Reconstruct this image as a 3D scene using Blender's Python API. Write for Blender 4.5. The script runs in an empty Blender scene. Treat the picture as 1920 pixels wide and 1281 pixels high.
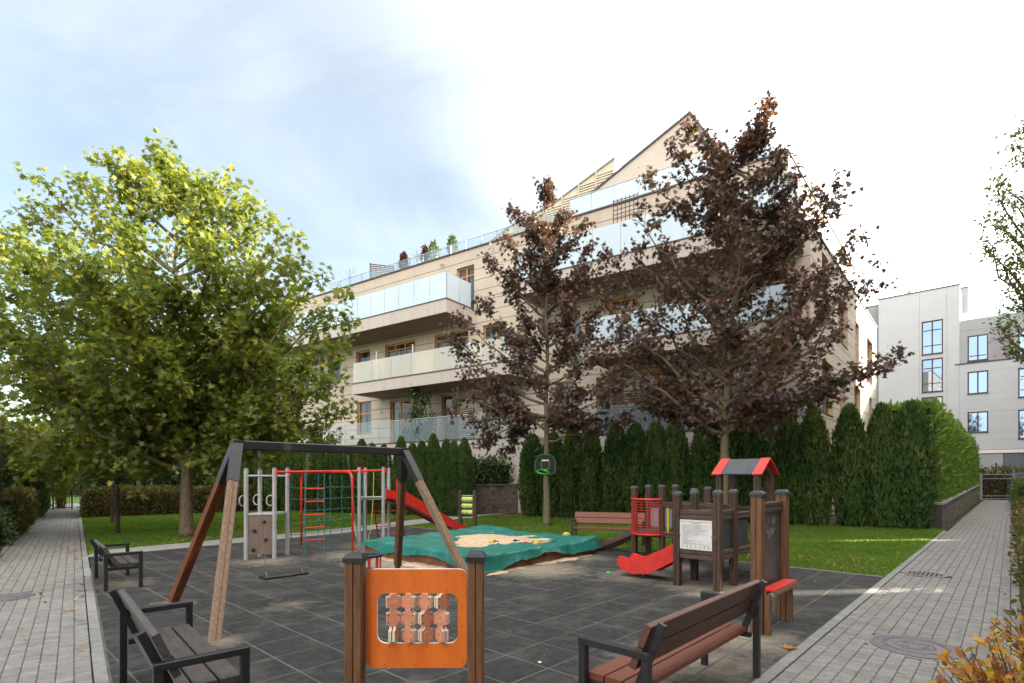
import bpy, math, random
import numpy as np
from mathutils import Vector, Matrix

# ------------------------------------------------------------------ camera, sky, sun
SC = bpy.context.scene
H = 1.65                      # camera height
def col(): return SC.collection
cam = bpy.data.objects.new('camera', bpy.data.cameras.new('camera'))
col().objects.link(cam); SC.camera = cam
cam.location = (0, 0, H); cam.rotation_euler = (math.radians(90), 0, 0)
cam.data.sensor_width = 36; cam.data.lens = 18.75; cam.data.shift_y = 0.1326
cam.data.clip_start = 0.05; cam.data.clip_end = 2000

SUN_EL, SUN_AZ = 18.0, 84.0   # degrees; azimuth clockwise from +Y (straight ahead)
W = bpy.data.worlds.new('World'); SC.world = W; W.use_nodes = True
nt = W.node_tree; nt.nodes.clear()
sky = nt.nodes.new('ShaderNodeTexSky'); sky.sky_type = 'NISHITA'; sky.sun_disc = False
sky.sun_elevation = math.radians(SUN_EL); sky.sun_rotation = math.radians(SUN_AZ)
sky.air_density = 1.0; sky.dust_density = 0.6; sky.ozone_density = 1.0
tc = nt.nodes.new('ShaderNodeTexCoord')
mp = nt.nodes.new('ShaderNodeMapping'); mp.inputs['Scale'].default_value = (1.0, 1.3, 2.0)
mp.inputs['Rotation'].default_value = (0.2, 0.35, 0.5)
nz = nt.nodes.new('ShaderNodeTexNoise'); nz.inputs['Scale'].default_value = 1.3
nz.inputs['Detail'].default_value = 6; nz.inputs['Roughness'].default_value = 0.5
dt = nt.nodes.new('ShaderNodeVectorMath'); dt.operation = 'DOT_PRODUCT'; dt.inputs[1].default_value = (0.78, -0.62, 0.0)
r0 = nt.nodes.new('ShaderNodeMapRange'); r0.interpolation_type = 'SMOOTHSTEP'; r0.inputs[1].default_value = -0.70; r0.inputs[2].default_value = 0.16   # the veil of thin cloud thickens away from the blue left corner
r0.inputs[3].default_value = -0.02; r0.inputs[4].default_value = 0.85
rp = nt.nodes.new('ShaderNodeMath'); rp.operation = 'MULTIPLY_ADD'; rp.inputs[1].default_value = 0.12; rp.use_clamp = True
of = nt.nodes.new('ShaderNodeMath'); of.operation = 'SUBTRACT'; of.inputs[1].default_value = -0.055
mx = nt.nodes.new('ShaderNodeMixRGB')
dim = nt.nodes.new('ShaderNodeMixRGB'); dim.blend_type = 'MULTIPLY'; dim.inputs[0].default_value = 1; dim.inputs[2].default_value = (0.50, 0.48, 0.44, 1)
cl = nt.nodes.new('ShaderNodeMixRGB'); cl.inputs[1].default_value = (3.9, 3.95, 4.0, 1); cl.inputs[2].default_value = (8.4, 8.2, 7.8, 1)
n2 = nt.nodes.new('ShaderNodeTexNoise'); n2.inputs['Scale'].default_value = 2.1; n2.inputs['Detail'].default_value = 8; n2.inputs['Roughness'].default_value = 0.55
n2.inputs['Distortion'].default_value = 0.8
rc_ = nt.nodes.new('ShaderNodeMapRange'); rc_.inputs[1].default_value = 0.30; rc_.inputs[2].default_value = 0.62
bg = nt.nodes.new('ShaderNodeBackground'); bg.inputs[1].default_value = 0.085
wo = nt.nodes.new('ShaderNodeOutputWorld')
L = nt.links.new
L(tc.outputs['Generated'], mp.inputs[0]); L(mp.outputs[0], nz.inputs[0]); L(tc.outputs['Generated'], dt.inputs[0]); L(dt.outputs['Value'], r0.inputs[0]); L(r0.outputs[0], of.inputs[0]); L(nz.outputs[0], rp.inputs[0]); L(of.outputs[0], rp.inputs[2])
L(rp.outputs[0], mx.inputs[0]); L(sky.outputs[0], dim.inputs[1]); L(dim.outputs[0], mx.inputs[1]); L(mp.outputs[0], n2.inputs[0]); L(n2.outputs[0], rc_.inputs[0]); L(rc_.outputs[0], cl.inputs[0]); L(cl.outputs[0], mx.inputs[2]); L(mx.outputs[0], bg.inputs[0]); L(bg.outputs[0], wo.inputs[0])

sl = bpy.data.lights.new('sun', 'SUN'); so = bpy.data.objects.new('sun', sl); col().objects.link(so)
sl.energy = 4.0; sl.angle = math.radians(0.5); sl.color = (1.0, 0.90, 0.74)
_a, _e = math.radians(SUN_AZ), math.radians(SUN_EL)
SUNV = Vector((math.sin(_a) * math.cos(_e), math.cos(_a) * math.cos(_e), math.sin(_e)))
so.rotation_euler = SUNV.to_track_quat('Z', 'Y').to_euler()
SC.view_settings.view_transform = 'Standard'; SC.view_settings.look = 'None'
SC.view_settings.exposure = 2.9; SC.view_settings.gamma = 1.0
SC.render.engine = 'CYCLES'

# ------------------------------------------------------------------ frames
E1 = Vector((0.683, 0.7304, 0)); E3 = Vector((-0.7304, 0.683, 0)); ROT1 = math.atan2(0.7304, 0.683)
def SQ(s, q, z=0.0): return E1 * s + E3 * q + Vector((0, 0, z))      # playground grid frame
def toSQ(p): return p[0] * E1.x + p[1] * E1.y, p[0] * E3.x + p[1] * E3.y
def G(px, py, z=0.0):                                                # point at height z seen at photo pixel
    Y = (H - z) * 1000.0 / (py - 895.0); return Vector(((px - 960) / 1000.0 * Y, Y, z))
def AT(px, py, Y): return Vector(((px - 960) / 1000.0 * Y, Y, H + (895 - py) / 1000.0 * Y))
L0 = Vector((-3.228, 4.275, 0)); L1 = Vector((-0.634, 0.773, 0)); LN = Vector((0.773, 0.634, 0))  # left path
ROTL = math.atan2(0.773, -0.634)

# ------------------------------------------------------------------ materials
def pm(name, c1, c2=None, scale=3.0, rough=0.7, bump=0.0, bscale=40.0, spec=0.35, coord='pos', stretch=(1, 1, 1),
       island=0.0, objrand=0.0, c3=None, s3=0.6, t3=0.55, metallic=0.0, detail=6, translucent=0.0, coat=0.0, a3=1.0):
    m = bpy.data.materials.new(name); m.use_nodes = True; n = m.node_tree; N = n.nodes; lk = n.links.new
    b = N['Principled BSDF']; out = N['Material Output']
    b.inputs['Roughness'].default_value = rough; b.inputs['Specular IOR Level'].default_value = spec
    b.inputs['Metallic'].default_value = metallic
    if coat: b.inputs['Coat Weight'].default_value = coat
    if coord == 'pos':
        g = N.new('ShaderNodeNewGeometry'); src = g.outputs['Position']
    else:
        g = N.new('ShaderNodeTexCoord'); src = g.outputs['Object']
    mpn = N.new('ShaderNodeMapping'); mpn.inputs['Scale'].default_value = stretch; lk(src, mpn.inputs[0])
    c2 = c2 or c1
    no = N.new('ShaderNodeTexNoise'); no.inputs['Scale'].default_value = scale; no.inputs['Detail'].default_value = detail
    no.inputs['Roughness'].default_value = 0.62
    lk(mpn.outputs[0], no.inputs[0])
    rm = N.new('ShaderNodeMapRange'); rm.inputs[1].default_value = 0.32; rm.inputs[2].default_value = 0.68; lk(no.outputs[0], rm.inputs[0])
    mix = N.new('ShaderNodeMixRGB'); mix.inputs[1].default_value = (*c1, 1); mix.inputs[2].default_value = (*c2, 1)
    lk(rm.outputs[0], mix.inputs[0]); last = mix.outputs[0]
    if c3:
        n3 = N.new('ShaderNodeTexNoise'); n3.inputs['Scale'].default_value = s3; n3.inputs['Detail'].default_value = 7
        n3.inputs['Roughness'].default_value = 0.68
        g3 = N.new('ShaderNodeNewGeometry'); lk(g3.outputs['Position'], n3.inputs[0])
        r3 = N.new('ShaderNodeMapRange'); r3.inputs[1].default_value = t3; r3.inputs[2].default_value = t3 + 0.16
        r3.inputs[4].default_value = a3; lk(n3.outputs[0], r3.inputs[0])
        m3 = N.new('ShaderNodeMixRGB'); m3.inputs[2].default_value = (*c3, 1); lk(r3.outputs[0], m3.inputs[0]); lk(last, m3.inputs[1])
        last = m3.outputs[0]
    if island or objrand:
        h = N.new('ShaderNodeHueSaturation'); lk(last, h.inputs['Color'])
        if island and objrand:
            gi = N.new('ShaderNodeNewGeometry'); oi = N.new('ShaderNodeObjectInfo')
            ad = N.new('ShaderNodeMath'); ad.operation = 'ADD'; lk(gi.outputs['Random Per Island'], ad.inputs[0]); lk(oi.outputs['Random'], ad.inputs[1])
            fr = N.new('ShaderNodeMath'); fr.operation = 'FRACT'; lk(ad.outputs[0], fr.inputs[0]); rs = fr.outputs[0]; amt = island
        elif island:
            gi = N.new('ShaderNodeNewGeometry'); rs = gi.outputs['Random Per Island']; amt = island
        else:
            oi = N.new('ShaderNodeObjectInfo'); rs = oi.outputs['Random']; amt = objrand
        rr = N.new('ShaderNodeMapRange'); rr.inputs[3].default_value = 1 - amt; rr.inputs[4].default_value = 1 + amt
        lk(rs, rr.inputs[0]); lk(rr.outputs[0], h.inputs['Value']); last = h.outputs[0]
    lk(last, b.inputs['Base Color'])
    if bump:
        nb = N.new('ShaderNodeTexNoise'); nb.inputs['Scale'].default_value = bscale; nb.inputs['Detail'].default_value = 4; lk(mpn.outputs[0], nb.inputs[0])
        bp = N.new('ShaderNodeBump'); bp.inputs['Strength'].default_value = bump; bp.inputs['Distance'].default_value = 0.01
        lk(nb.outputs[0], bp.inputs['Height']); lk(bp.outputs[0], b.inputs['Normal'])
    if translucent:
        t = N.new('ShaderNodeBsdfTranslucent'); lk(last, t.inputs[0]); ms = N.new('ShaderNodeMixShader')
        ms.inputs[0].default_value = translucent; lk(b.outputs[0], ms.inputs[1]); lk(t.outputs[0], ms.inputs[2]); lk(ms.outputs[0], out.inputs[0])
    return m

def leafmat(name, cols, translucent=0.4, rough=0.5, patch=None, spec=0.4):
    """cols: list of (position, colour) over the random per leaf."""
    m = bpy.data.materials.new(name); m.use_nodes = True; n = m.node_tree; N = n.nodes; lk = n.links.new
    b = N['Principled BSDF']; b.inputs['Roughness'].default_value = rough; b.inputs['Specular IOR Level'].default_value = spec
    g = N.new('ShaderNodeNewGeometry'); cr = N.new('ShaderNodeValToRGB'); e = cr.color_ramp.elements
    e[0].position = cols[0][0]; e[0].color = (*cols[0][1], 1); e[1].position = cols[-1][0]; e[1].color = (*cols[-1][1], 1)
    for p, c in cols[1:-1]:
        x = e.new(p); x.color = (*c, 1)
    nn = N.new('ShaderNodeTexNoise'); nn.inputs['Scale'].default_value = 0.9; nn.inputs['Detail'].default_value = 3; lk(g.outputs['Position'], nn.inputs[0])
    mr = N.new('ShaderNodeMapRange'); mr.inputs[1].default_value = 0.3; mr.inputs[2].default_value = 0.7; lk(nn.outputs[0], mr.inputs[0])
    a = N.new('ShaderNodeMath'); a.operation = 'MULTIPLY_ADD'; a.inputs[1].default_value = 0.62; lk(g.outputs['Random Per Island'], a.inputs[0])
    a2 = N.new('ShaderNodeMath'); a2.operation = 'MULTIPLY'; a2.inputs[1].default_value = 0.38; lk(mr.outputs[0], a2.inputs[0]); lk(a2.outputs[0], a.inputs[2])
    lk(a.outputs[0], cr.inputs[0]); lk(cr.outputs[0], b.inputs['Base Color'])
    t = N.new('ShaderNodeBsdfTranslucent'); gm = N.new('ShaderNodeMixRGB'); gm.blend_type = 'MULTIPLY'; gm.inputs[0].default_value = 1
    gm.inputs[2].default_value = (1.5, 1.45, 0.8, 1); lk(cr.outputs[0], gm.inputs[1]); lk(gm.outputs[0], t.inputs[0])
    ms = N.new('ShaderNodeMixShader'); ms.inputs[0].default_value = translucent
    lk(b.outputs[0], ms.inputs[1]); lk(t.outputs[0], ms.inputs[2]); lk(ms.outputs[0], N['Material Output'].inputs[0])
    return m

def glassmat(name, tint, opacity, rough=0.05, ior=1.5, dark=(0.02, 0.025, 0.03)):
    m = bpy.data.materials.new(name); m.use_nodes = True; n = m.node_tree; N = n.nodes; lk = n.links.new
    b = N['Principled BSDF']; b.inputs['Base Color'].default_value = (*dark, 1); b.inputs['Roughness'].default_value = rough
    b.inputs['IOR'].default_value = ior; b.inputs['Specular IOR Level'].default_value = 0.5
    t = N.new('ShaderNodeBsdfTransparent'); t.inputs[0].default_value = (*tint, 1)
    ms = N.new('ShaderNodeMixShader'); ms.inputs[0].default_value = opacity
    lk(t.outputs[0], ms.inputs[1]); lk(b.outputs[0], ms.inputs[2]); lk(ms.outputs[0], N['Material Output'].inputs[0])
    return m

M = {}
def stain_rubber():
    m = pm('rubber', (0.019, 0.019, 0.0195), (0.040, 0.039, 0.038), scale=9, rough=0.85, bump=0.6, bscale=260, spec=0.25, objrand=0.0, island=0.16,
           c3=(0.10, 0.096, 0.085), s3=1.9, t3=0.49, a3=0.45)
    m.node_tree.nodes  # sand trodden out of the sandbox and around the posts: dirt with its own outline
    n = m.node_tree; N = n.nodes; lk = n.links.new; b = N['Principled BSDF']
    old = b.inputs['Base Color'].links[0].from_socket
    g = N.new('ShaderNodeNewGeometry'); acc = None
    spots = [(SQ(7.3, 6.2), 1.0, 1.0), (SQ(9.0, 6.3), .8, .6), (SQ(6.1, 8.6), 1.1, 1.2), (SQ(6.0, 10.2), 1.0, .8), (SQ(7.9, 3.4), .75, 1.0), (SQ(7.9, 4.6), .9, .7),
             (SQ(4.6, 2.1), .8, .8), (SQ(3.8, 2.1), .6, .6), (SQ(9.4, 4.4), .9, .6), (Vector((-2.9, 6.9, 0)), .6, .5),
             (G(500, 1052), .9, .7), (G(700, 1022), 1.0, .8), (G(330, 1131), .35, .7), (G(400, 1203), .35, .7), (G(232, 1095), .6, .7), (SQ(5.6, 2.0), .7, .9), (G(440, 1281), .3, .3)]
    for p, r, w in spots:
        d = N.new('ShaderNodeVectorMath'); d.operation = 'DISTANCE'; d.inputs[1].default_value = p; lk(g.outputs['Position'], d.inputs[0])
        r1 = N.new('ShaderNodeMapRange'); r1.inputs[1].default_value = 0.0; r1.inputs[2].default_value = r * 1.5; r1.inputs[3].default_value = w; r1.inputs[4].default_value = 0
        lk(d.outputs['Value'], r1.inputs[0])
        if acc is None: acc = r1.outputs[0]
        else:
            mxm = N.new('ShaderNodeMath'); mxm.operation = 'MAXIMUM'; lk(acc, mxm.inputs[0]); lk(r1.outputs[0], mxm.inputs[1]); acc = mxm.outputs[0]
    no = N.new('ShaderNodeTexNoise'); no.inputs['Scale'].default_value = 4.5; no.inputs['Detail'].default_value = 9; no.inputs['Roughness'].default_value = 0.72
    lk(g.outputs['Position'], no.inputs[0])
    s = N.new('ShaderNodeMath'); s.operation = 'ADD'; lk(acc, s.inputs[0]); lk(no.outputs[0], s.inputs[1])
    r = N.new('ShaderNodeMapRange'); r.inputs[1].default_value = 0.78; r.inputs[2].default_value = 1.3; r.inputs[4].default_value = 0.85; lk(s.outputs[0], r.inputs[0])
    mix = N.new('ShaderNodeMixRGB'); mix.inputs[2].default_value = (0.27, 0.225, 0.17, 1); lk(r.outputs[0], mix.inputs[0]); lk(old, mix.inputs[1])
    lk(mix.outputs[0], b.inputs['Base Color'])
    return m
M['rubber'] = stain_rubber()
M['rubber_joint'] = pm('rubber_joint', (0.065, 0.063, 0.05), (0.125, 0.115, 0.095), scale=2.5, rough=0.95)
M['paver'] = pm('paver', (0.155, 0.148, 0.138), (0.225, 0.215, 0.20), scale=14, rough=0.85, bump=0.5, bscale=180, island=0.13, objrand=0.13, c3=(0.15, 0.145, 0.13), s3=0.8, t3=0.52, a3=0.6)
M['paver_joint'] = pm('paver_joint', (0.035, 0.032, 0.026), (0.06, 0.055, 0.04), scale=20, rough=1)
M['kerb'] = pm('kerb', (0.16, 0.158, 0.15), (0.235, 0.228, 0.215), scale=8, rough=0.9, bump=0.4, bscale=120, objrand=0.08)
M['soil'] = pm('soil', (0.035, 0.022, 0.013), (0.09, 0.05, 0.028), scale=18, rough=1, bump=0.8, bscale=60)
M['ground'] = pm('ground', (0.03, 0.05, 0.012), (0.06, 0.085, 0.02), scale=2, rough=1, bump=0.5, bscale=60)
M['lawn'] = pm('lawn', (0.05, 0.10, 0.012), (0.09, 0.16, 0.020), scale=1.3, rough=1, bump=0.8, bscale=90, c3=(0.075, 0.11, 0.025), s3=0.5, t3=0.55, a3=0.6)
M['blade'] = leafmat('grass_blade', [(0.0, (0.065, 0.125, 0.012)), (0.55, (0.12, 0.21, 0.022)), (1.0, (0.22, 0.28, 0.05))], 0.35, 0.6)
M['sand'] = pm('sand', (0.42, 0.30, 0.19), (0.56, 0.42, 0.28), scale=9, rough=1, bump=0.8, bscale=120, c3=(0.30, 0.2, 0.13), s3=3, t3=0.58, a3=0.7)
M['black_metal'] = pm('black_metal', (0.012, 0.012, 0.013), (0.02, 0.02, 0.021), scale=6, rough=0.45, spec=0.5, bump=0.1, bscale=150)
M['bench_red'] = pm('bench_red', (0.125, 0.036, 0.018), (0.175, 0.052, 0.027), scale=5, rough=0.5, spec=0.4, coord='obj', stretch=(1, 12, 12), bump=0.25, bscale=50, c3=(0.12, 0.05, 0.034), s3=6, t3=0.56, a3=.5)
M['bench_back'] = pm('bench_back', (0.085, 0.036, 0.024), (0.12, 0.052, 0.036), scale=5, rough=0.5, spec=0.4, coord='obj', stretch=(1, 12, 12), bump=0.25, bscale=50)
M['bench_dark'] = pm('bench_dark', (0.045, 0.036, 0.034), (0.09, 0.075, 0.07), scale=4, rough=0.5, spec=0.45, coord='obj', stretch=(1, 10, 10), bump=0.25, bscale=40, c3=(0.13, 0.11, 0.10), s3=5, t3=0.55, a3=.6)
M['wood_brown'] = pm('wood_brown', (0.105, 0.045, 0.020), (0.20, 0.095, 0.042), scale=6, rough=0.6, coord='pos', stretch=(9, 9, 0.7), bump=0.4, bscale=20, c3=(0.24, 0.15, 0.09), s3=7, t3=0.60, a3=.6)
M['wood_red'] = pm('wood_red', (0.10, 0.026, 0.008), (0.18, 0.055, 0.017), scale=6, rough=0.55, coord='pos', stretch=(9, 9, 0.7), bump=0.4, bscale=20)
M['wood_grey'] = pm('wood_grey', (0.15, 0.095, 0.06), (0.29, 0.19, 0.13), scale=6, rough=0.8, coord='pos', stretch=(9, 9, 0.8), bump=0.6, bscale=20, c3=(0.12, 0.055, 0.03), s3=5, t3=0.56, a3=.7)
M['play_wood'] = pm('play_wood', (0.045, 0.024, 0.016), (0.10, 0.056, 0.038), scale=6, rough=0.6, coord='pos', stretch=(9, 9, 0.8), bump=0.5, bscale=20, c3=(0.15, 0.10, 0.075), s3=6, t3=0.58, a3=.6, objrand=0.15)
M['play_rail'] = pm('play_rail', (0.05, 0.028, 0.02), (0.12, 0.078, 0.06), scale=5, rough=0.65, coord='pos', stretch=(1.5, 1.5, 14), bump=0.5, bscale=14, objrand=0.15)
M['orange'] = pm('orange', (0.58, 0.115, 0.012), (0.74, 0.165, 0.018), scale=5, rough=0.42, spec=0.45, stretch=(1.4, 1.4, .35), c3=(0.38, 0.12, 0.03), s3=5, t3=0.52, a3=.55, bump=0.08, bscale=60)
M['white_core'] = pm('white_core', (0.72, 0.64, 0.60), (0.80, 0.74, 0.70), scale=8, rough=0.6)
M['cream_core'] = pm('cream_core', (0.62, 0.50, 0.38), (0.74, 0.62, 0.48), scale=30, rough=0.6)
M['coral'] = pm('coral', (0.56, 0.19, 0.10), (0.66, 0.26, 0.16), scale=30, rough=0.55, c3=(0.46, 0.22, 0.16), s3=14, t3=0.52, a3=.6)
M['coral_line'] = pm('coral_line', (0.72, 0.42, 0.27), rough=0.6)
M['tube_grey'] = pm('tube_grey', (0.30, 0.29, 0.28), (0.38, 0.365, 0.35), scale=4, rough=0.4, spec=0.5)
M['zinc'] = pm('zinc', (0.16, 0.155, 0.145), (0.26, 0.25, 0.235), scale=30, rough=0.5, metallic=0.5)
M['red'] = pm('red_plastic', (0.56, 0.018, 0.012), (0.66, 0.035, 0.024), scale=6, rough=0.42, spec=0.45, bump=.1, bscale=50, c3=(0.48, 0.07, 0.05), s3=7, t3=0.54, a3=.5)
M['red_metal'] = pm('red_metal', (0.60, 0.014, 0.010), (0.66, 0.02, 0.014), scale=3, rough=0.35, spec=0.5)
M['yellow'] = pm('yellow_paint', (0.72, 0.42, 0.02), rough=0.4)
M['rope_teal'] = pm('rope_teal', (0.03, 0.13, 0.13), (0.06, 0.19, 0.18), scale=80, rough=0.9)
M['rope_yellow'] = pm('rope_yellow', (0.42, 0.33, 0.10), (0.5, 0.42, 0.18), scale=80, rough=0.9)
M['rope_dark'] = pm('rope_dark', (0.012, 0.03, 0.035), rough=0.9)
M['hpl_brown'] = pm('hpl_brown', (0.15, 0.105, 0.082), (0.21, 0.15, 0.12), scale=3, rough=0.6, stretch=(3, 3, .7), c3=(0.09, 0.06, 0.05), s3=3.5, t3=0.55, a3=.6)
M['hold'] = pm('hold_plastic', (0.02, 0.018, 0.018), rough=0.45)
M['blue_rubber'] = pm('blue_rubber', (0.015, 0.03, 0.05), (0.03, 0.05, 0.075), scale=20, rough=0.6)
M['tarp'] = pm('tarp', (0.004, 0.105, 0.082), (0.012, 0.165, 0.13), scale=3, rough=0.42, spec=0.5, bump=0.5, bscale=9, c3=(0.13, 0.25, 0.24), s3=2.6, t3=0.56, a3=.6)
M['sand_timber'] = pm('sand_timber', (0.11, 0.045, 0.02), (0.23, 0.11, 0.055), scale=5, rough=0.8, bump=0.4, bscale=30)
M['blackboard'] = pm('blackboard', (0.055, 0.048, 0.045), (0.105, 0.09, 0.085), scale=3, rough=0.35, spec=0.45, c3=(0.16, 0.14, 0.13), s3=2.5, t3=0.55, a3=.7)
M['dark_panel'] = pm('dark_panel', (0.022, 0.024, 0.028), (0.05, 0.052, 0.055), scale=3, rough=0.35, spec=0.5)
M['grey_panel'] = pm('grey_panel', (0.20, 0.20, 0.22), (0.26, 0.26, 0.28), scale=3, rough=0.5)
M['roof_grey'] = pm('roof_grey', (0.05, 0.052, 0.058), (0.08, 0.08, 0.088), scale=6, rough=0.6, bump=0.3, bscale=80)
M['sign_white'] = pm('sign_white', (0.62, 0.59, 0.56), (0.72, 0.69, 0.66), scale=6, rough=0.45, c3=(0.62, 0.50, 0.42), s3=8, t3=0.58, a3=.5)
M['ink'] = pm('ink', (0.10, 0.09, 0.09), rough=0.6)
M['ink_red'] = pm('ink_red', (0.55, 0.10, 0.09), rough=0.6)
M['chalk'] = pm('chalk', (0.50, 0.47, 0.44), (0.3, 0.28, 0.26), scale=60, rough=1)
M['lime'] = pm('lime_plastic', (0.62, 0.68, 0.16), (0.70, 0.74, 0.25), scale=10, rough=0.5)
M['green_plastic'] = pm('green_plastic', (0.05, 0.40, 0.05), rough=0.4)
M['dkgreen'] = pm('dark_green_rod', (0.02, 0.20, 0.06), rough=0.5)
M['clad'] = pm('cladding', (0.45, 0.372, 0.30), (0.51, 0.425, 0.345), stretch=(1.6, 1.6, .16), scale=1.2, rough=0.85, bump=0.15, bscale=70, objrand=0.035, c3=(0.44, 0.37, 0.31), s3=.5, t3=0.5, a3=.5)
M['render_beige'] = pm('render_beige', (0.46, 0.39, 0.33), (0.50, 0.43, 0.37), scale=.8, rough=0.9)
M['backing'] = pm('backing', (0.14, 0.10, 0.08), rough=0.95)
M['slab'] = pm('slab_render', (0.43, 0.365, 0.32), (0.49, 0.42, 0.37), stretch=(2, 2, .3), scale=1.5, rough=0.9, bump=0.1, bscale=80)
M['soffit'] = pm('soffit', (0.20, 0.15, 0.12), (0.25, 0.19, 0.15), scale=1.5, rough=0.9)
M['coping'] = pm('coping_metal', (0.075, 0.055, 0.055), (0.10, 0.08, 0.078), scale=5, rough=0.5)
M['win_wood'] = pm('window_wood', (0.50, 0.19, 0.045), (0.60, 0.26, 0.07), scale=8, rough=0.5)
M['pane'] = glassmat('window_pane', (0.75, 0.8, 0.82), 0.55, 0.02, 1.9)
M['pane_blue'] = glassmat('window_pane_reflective', (0.6, 0.7, 0.8), 0.85, 0.02, 2.6, (0.03, 0.05, 0.08))
_p = M['pane_blue'].node_tree.nodes['Principled BSDF']; _p.inputs['Metallic'].default_value = .7; _p.inputs['Base Color'].default_value = (.20, .31, .43, 1)  # blue of the reflected sky put into the glass base colour
M['curtain'] = pm('curtain', (0.38, 0.36, 0.33), (0.55, 0.53, 0.50), scale=3, rough=0.9, stretch=(9, 9, .2))
M['room'] = pm('room_dark', (0.035, 0.03, 0.027), rough=0.9)
M['frost'] = glassmat('frosted_glass', (0.84, 0.92, 0.96), 0.66, 0.12, 1.5, (0.66, 0.75, 0.82))
M['frost_warm'] = glassmat('satin_glass', (0.94, 0.93, 0.86), 0.36, 0.05, 1.55, (0.78, 0.75, 0.67))
M['clear'] = glassmat('rail_glass', (0.93, 0.96, 0.97), 0.16, 0.04, 1.5, (0.42, 0.50, 0.55))
M['steel'] = pm('steel', (0.33, 0.34, 0.34), (0.42, 0.43, 0.43), scale=10, rough=0.4, metallic=0.5)
M['louvre'] = pm('louvre', (0.50, 0.44, 0.33), (0.58, 0.51, 0.39), scale=2, rough=0.6)
M['slat_brown'] = pm('slat_brown', (0.065, 0.035, 0.024), (0.10, 0.055, 0.038), scale=5, rough=0.6, objrand=.15)
M['white_wall'] = pm('white_wall', (0.44, 0.445, 0.46), (0.48, 0.485, 0.50), scale=.7, rough=0.9, bump=0.1, bscale=60)
M['grey_wall'] = pm('grey_wall', (0.30, 0.315, 0.31), (0.34, 0.355, 0.35), scale=.7, rough=0.9)
M['mauve_wall'] = pm('mauve_wall', (0.29, 0.26, 0.29), (0.32, 0.285, 0.315), scale=.7, rough=0.9)
M['win_dark'] = pm('window_frame_dark', (0.055, 0.035, 0.035), rough=0.5)
M['maroon'] = pm('maroon_slat', (0.12, 0.03, 0.04), (0.17, 0.045, 0.055), scale=4, rough=0.6, objrand=.1)
M['block'] = pm('stone_block', (0.10, 0.078, 0.066), (0.185, 0.145, 0.12), scale=7, rough=0.95, bump=1.0, bscale=30, objrand=0.22)
M['block_grey'] = pm('block_grey', (0.11, 0.115, 0.14), (0.17, 0.175, 0.20), scale=7, rough=0.95, bump=0.8, bscale=30, objrand=0.15)
M['mortar'] = pm('mortar', (0.06, 0.05, 0.045), rough=1)
M['cap_stone'] = pm('cap_stone', (0.19, 0.19, 0.19), (0.26, 0.26, 0.26), scale=9, rough=0.9, bump=.4, bscale=60, objrand=.08)
M['iron'] = pm('cast_iron', (0.085, 0.075, 0.082), (0.13, 0.115, 0.125), scale=12, rough=0.6, spec=0.4, c3=(0.13, 0.08, 0.06), s3=5, t3=0.54, a3=.6)
M['asphalt'] = pm('asphalt', (0.21, 0.20, 0.185), (0.27, 0.255, 0.24), scale=2, rough=0.9, bump=0.5, bscale=60)
M['bark'] = pm('bark', (0.10, 0.068, 0.042), (0.21, 0.155, 0.10), scale=8, rough=0.95, stretch=(2.5, 2.5, 1), bump=1.0, bscale=22, c3=(0.25, 0.21, 0.13), s3=7, t3=0.58, a3=.7)
M['bark_grey'] = pm('bark_grey', (0.12, 0.095, 0.055), (0.19, 0.155, 0.095), scale=9, rough=0.95, stretch=(3, 3, 1), bump=0.7, bscale=30)
M['bark_dark'] = pm('bark_dark', (0.05, 0.035, 0.026), (0.09, 0.065, 0.045), scale=9, rough=0.95, stretch=(3, 3, 1), bump=0.7, bscale=30)
M['plane_leaf'] = leafmat('plane_leaf', [(0, (0.080, 0.120, 0.024)), (.4, (0.125, 0.165, 0.032)), (.72, (0.20, 0.225, 0.042)), (.9, (0.34, 0.31, 0.05)), (1, (0.45, 0.34, 0.06))], .5)
M['yellow_leaf'] = leafmat('yellow_green_leaf', [(0, (0.10, 0.15, 0.02)), (.5, (0.20, 0.25, 0.03)), (1, (0.40, 0.36, 0.05))], .45)
M['maple_leaf'] = leafmat('purple_maple_leaf', [(0, (0.050, 0.066, 0.024)), (.26, (0.075, 0.056, 0.026)), (.45, (0.105, 0.060, 0.072)), (.62, (0.110, 0.052, 0.050)), (.82, (0.125, 0.060, 0.034)), (.95, (0.22, 0.09, 0.032)), (1, (0.38, 0.15, 0.04))], .3, .42, spec=.45)
M['small_leaf'] = leafmat('small_green_leaf', [(0, (0.07, 0.11, 0.03)), (.6, (0.13, 0.17, 0.045)), (1, (0.30, 0.26, 0.07))], .4)
M['thuja'] = leafmat('thuja_spray', [(0, (0.026, 0.055, 0.016)), (.45, (0.052, 0.100, 0.026)), (.72, (0.100, 0.150, 0.036)), (.86, (0.16, 0.17, 0.05)), (1, (0.20, 0.11, 0.05))], .2, .65, spec=.25)
M['thuja_side'] = leafmat('thuja_bright_spray', [(0, (0.075, 0.14, 0.022)), (.5, (0.13, 0.22, 0.035)), (1, (0.22, 0.30, 0.06))], .2, .65, spec=.25)
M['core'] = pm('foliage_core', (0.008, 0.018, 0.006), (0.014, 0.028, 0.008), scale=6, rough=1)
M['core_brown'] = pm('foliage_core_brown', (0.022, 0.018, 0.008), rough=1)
M['beech'] = leafmat('beech_hedge_leaf', [(0, (0.05, 0.065, 0.02)), (.5, (0.10, 0.095, 0.03)), (.8, (0.18, 0.12, 0.04)), (1, (0.32, 0.15, 0.04))], .2, .6, spec=.25)
M['privet'] = leafmat('privet_leaf', [(0, (0.03, 0.07, 0.015)), (.6, (0.07, 0.12, 0.02)), (1, (0.17, 0.19, 0.04))], .25, .5)
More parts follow.
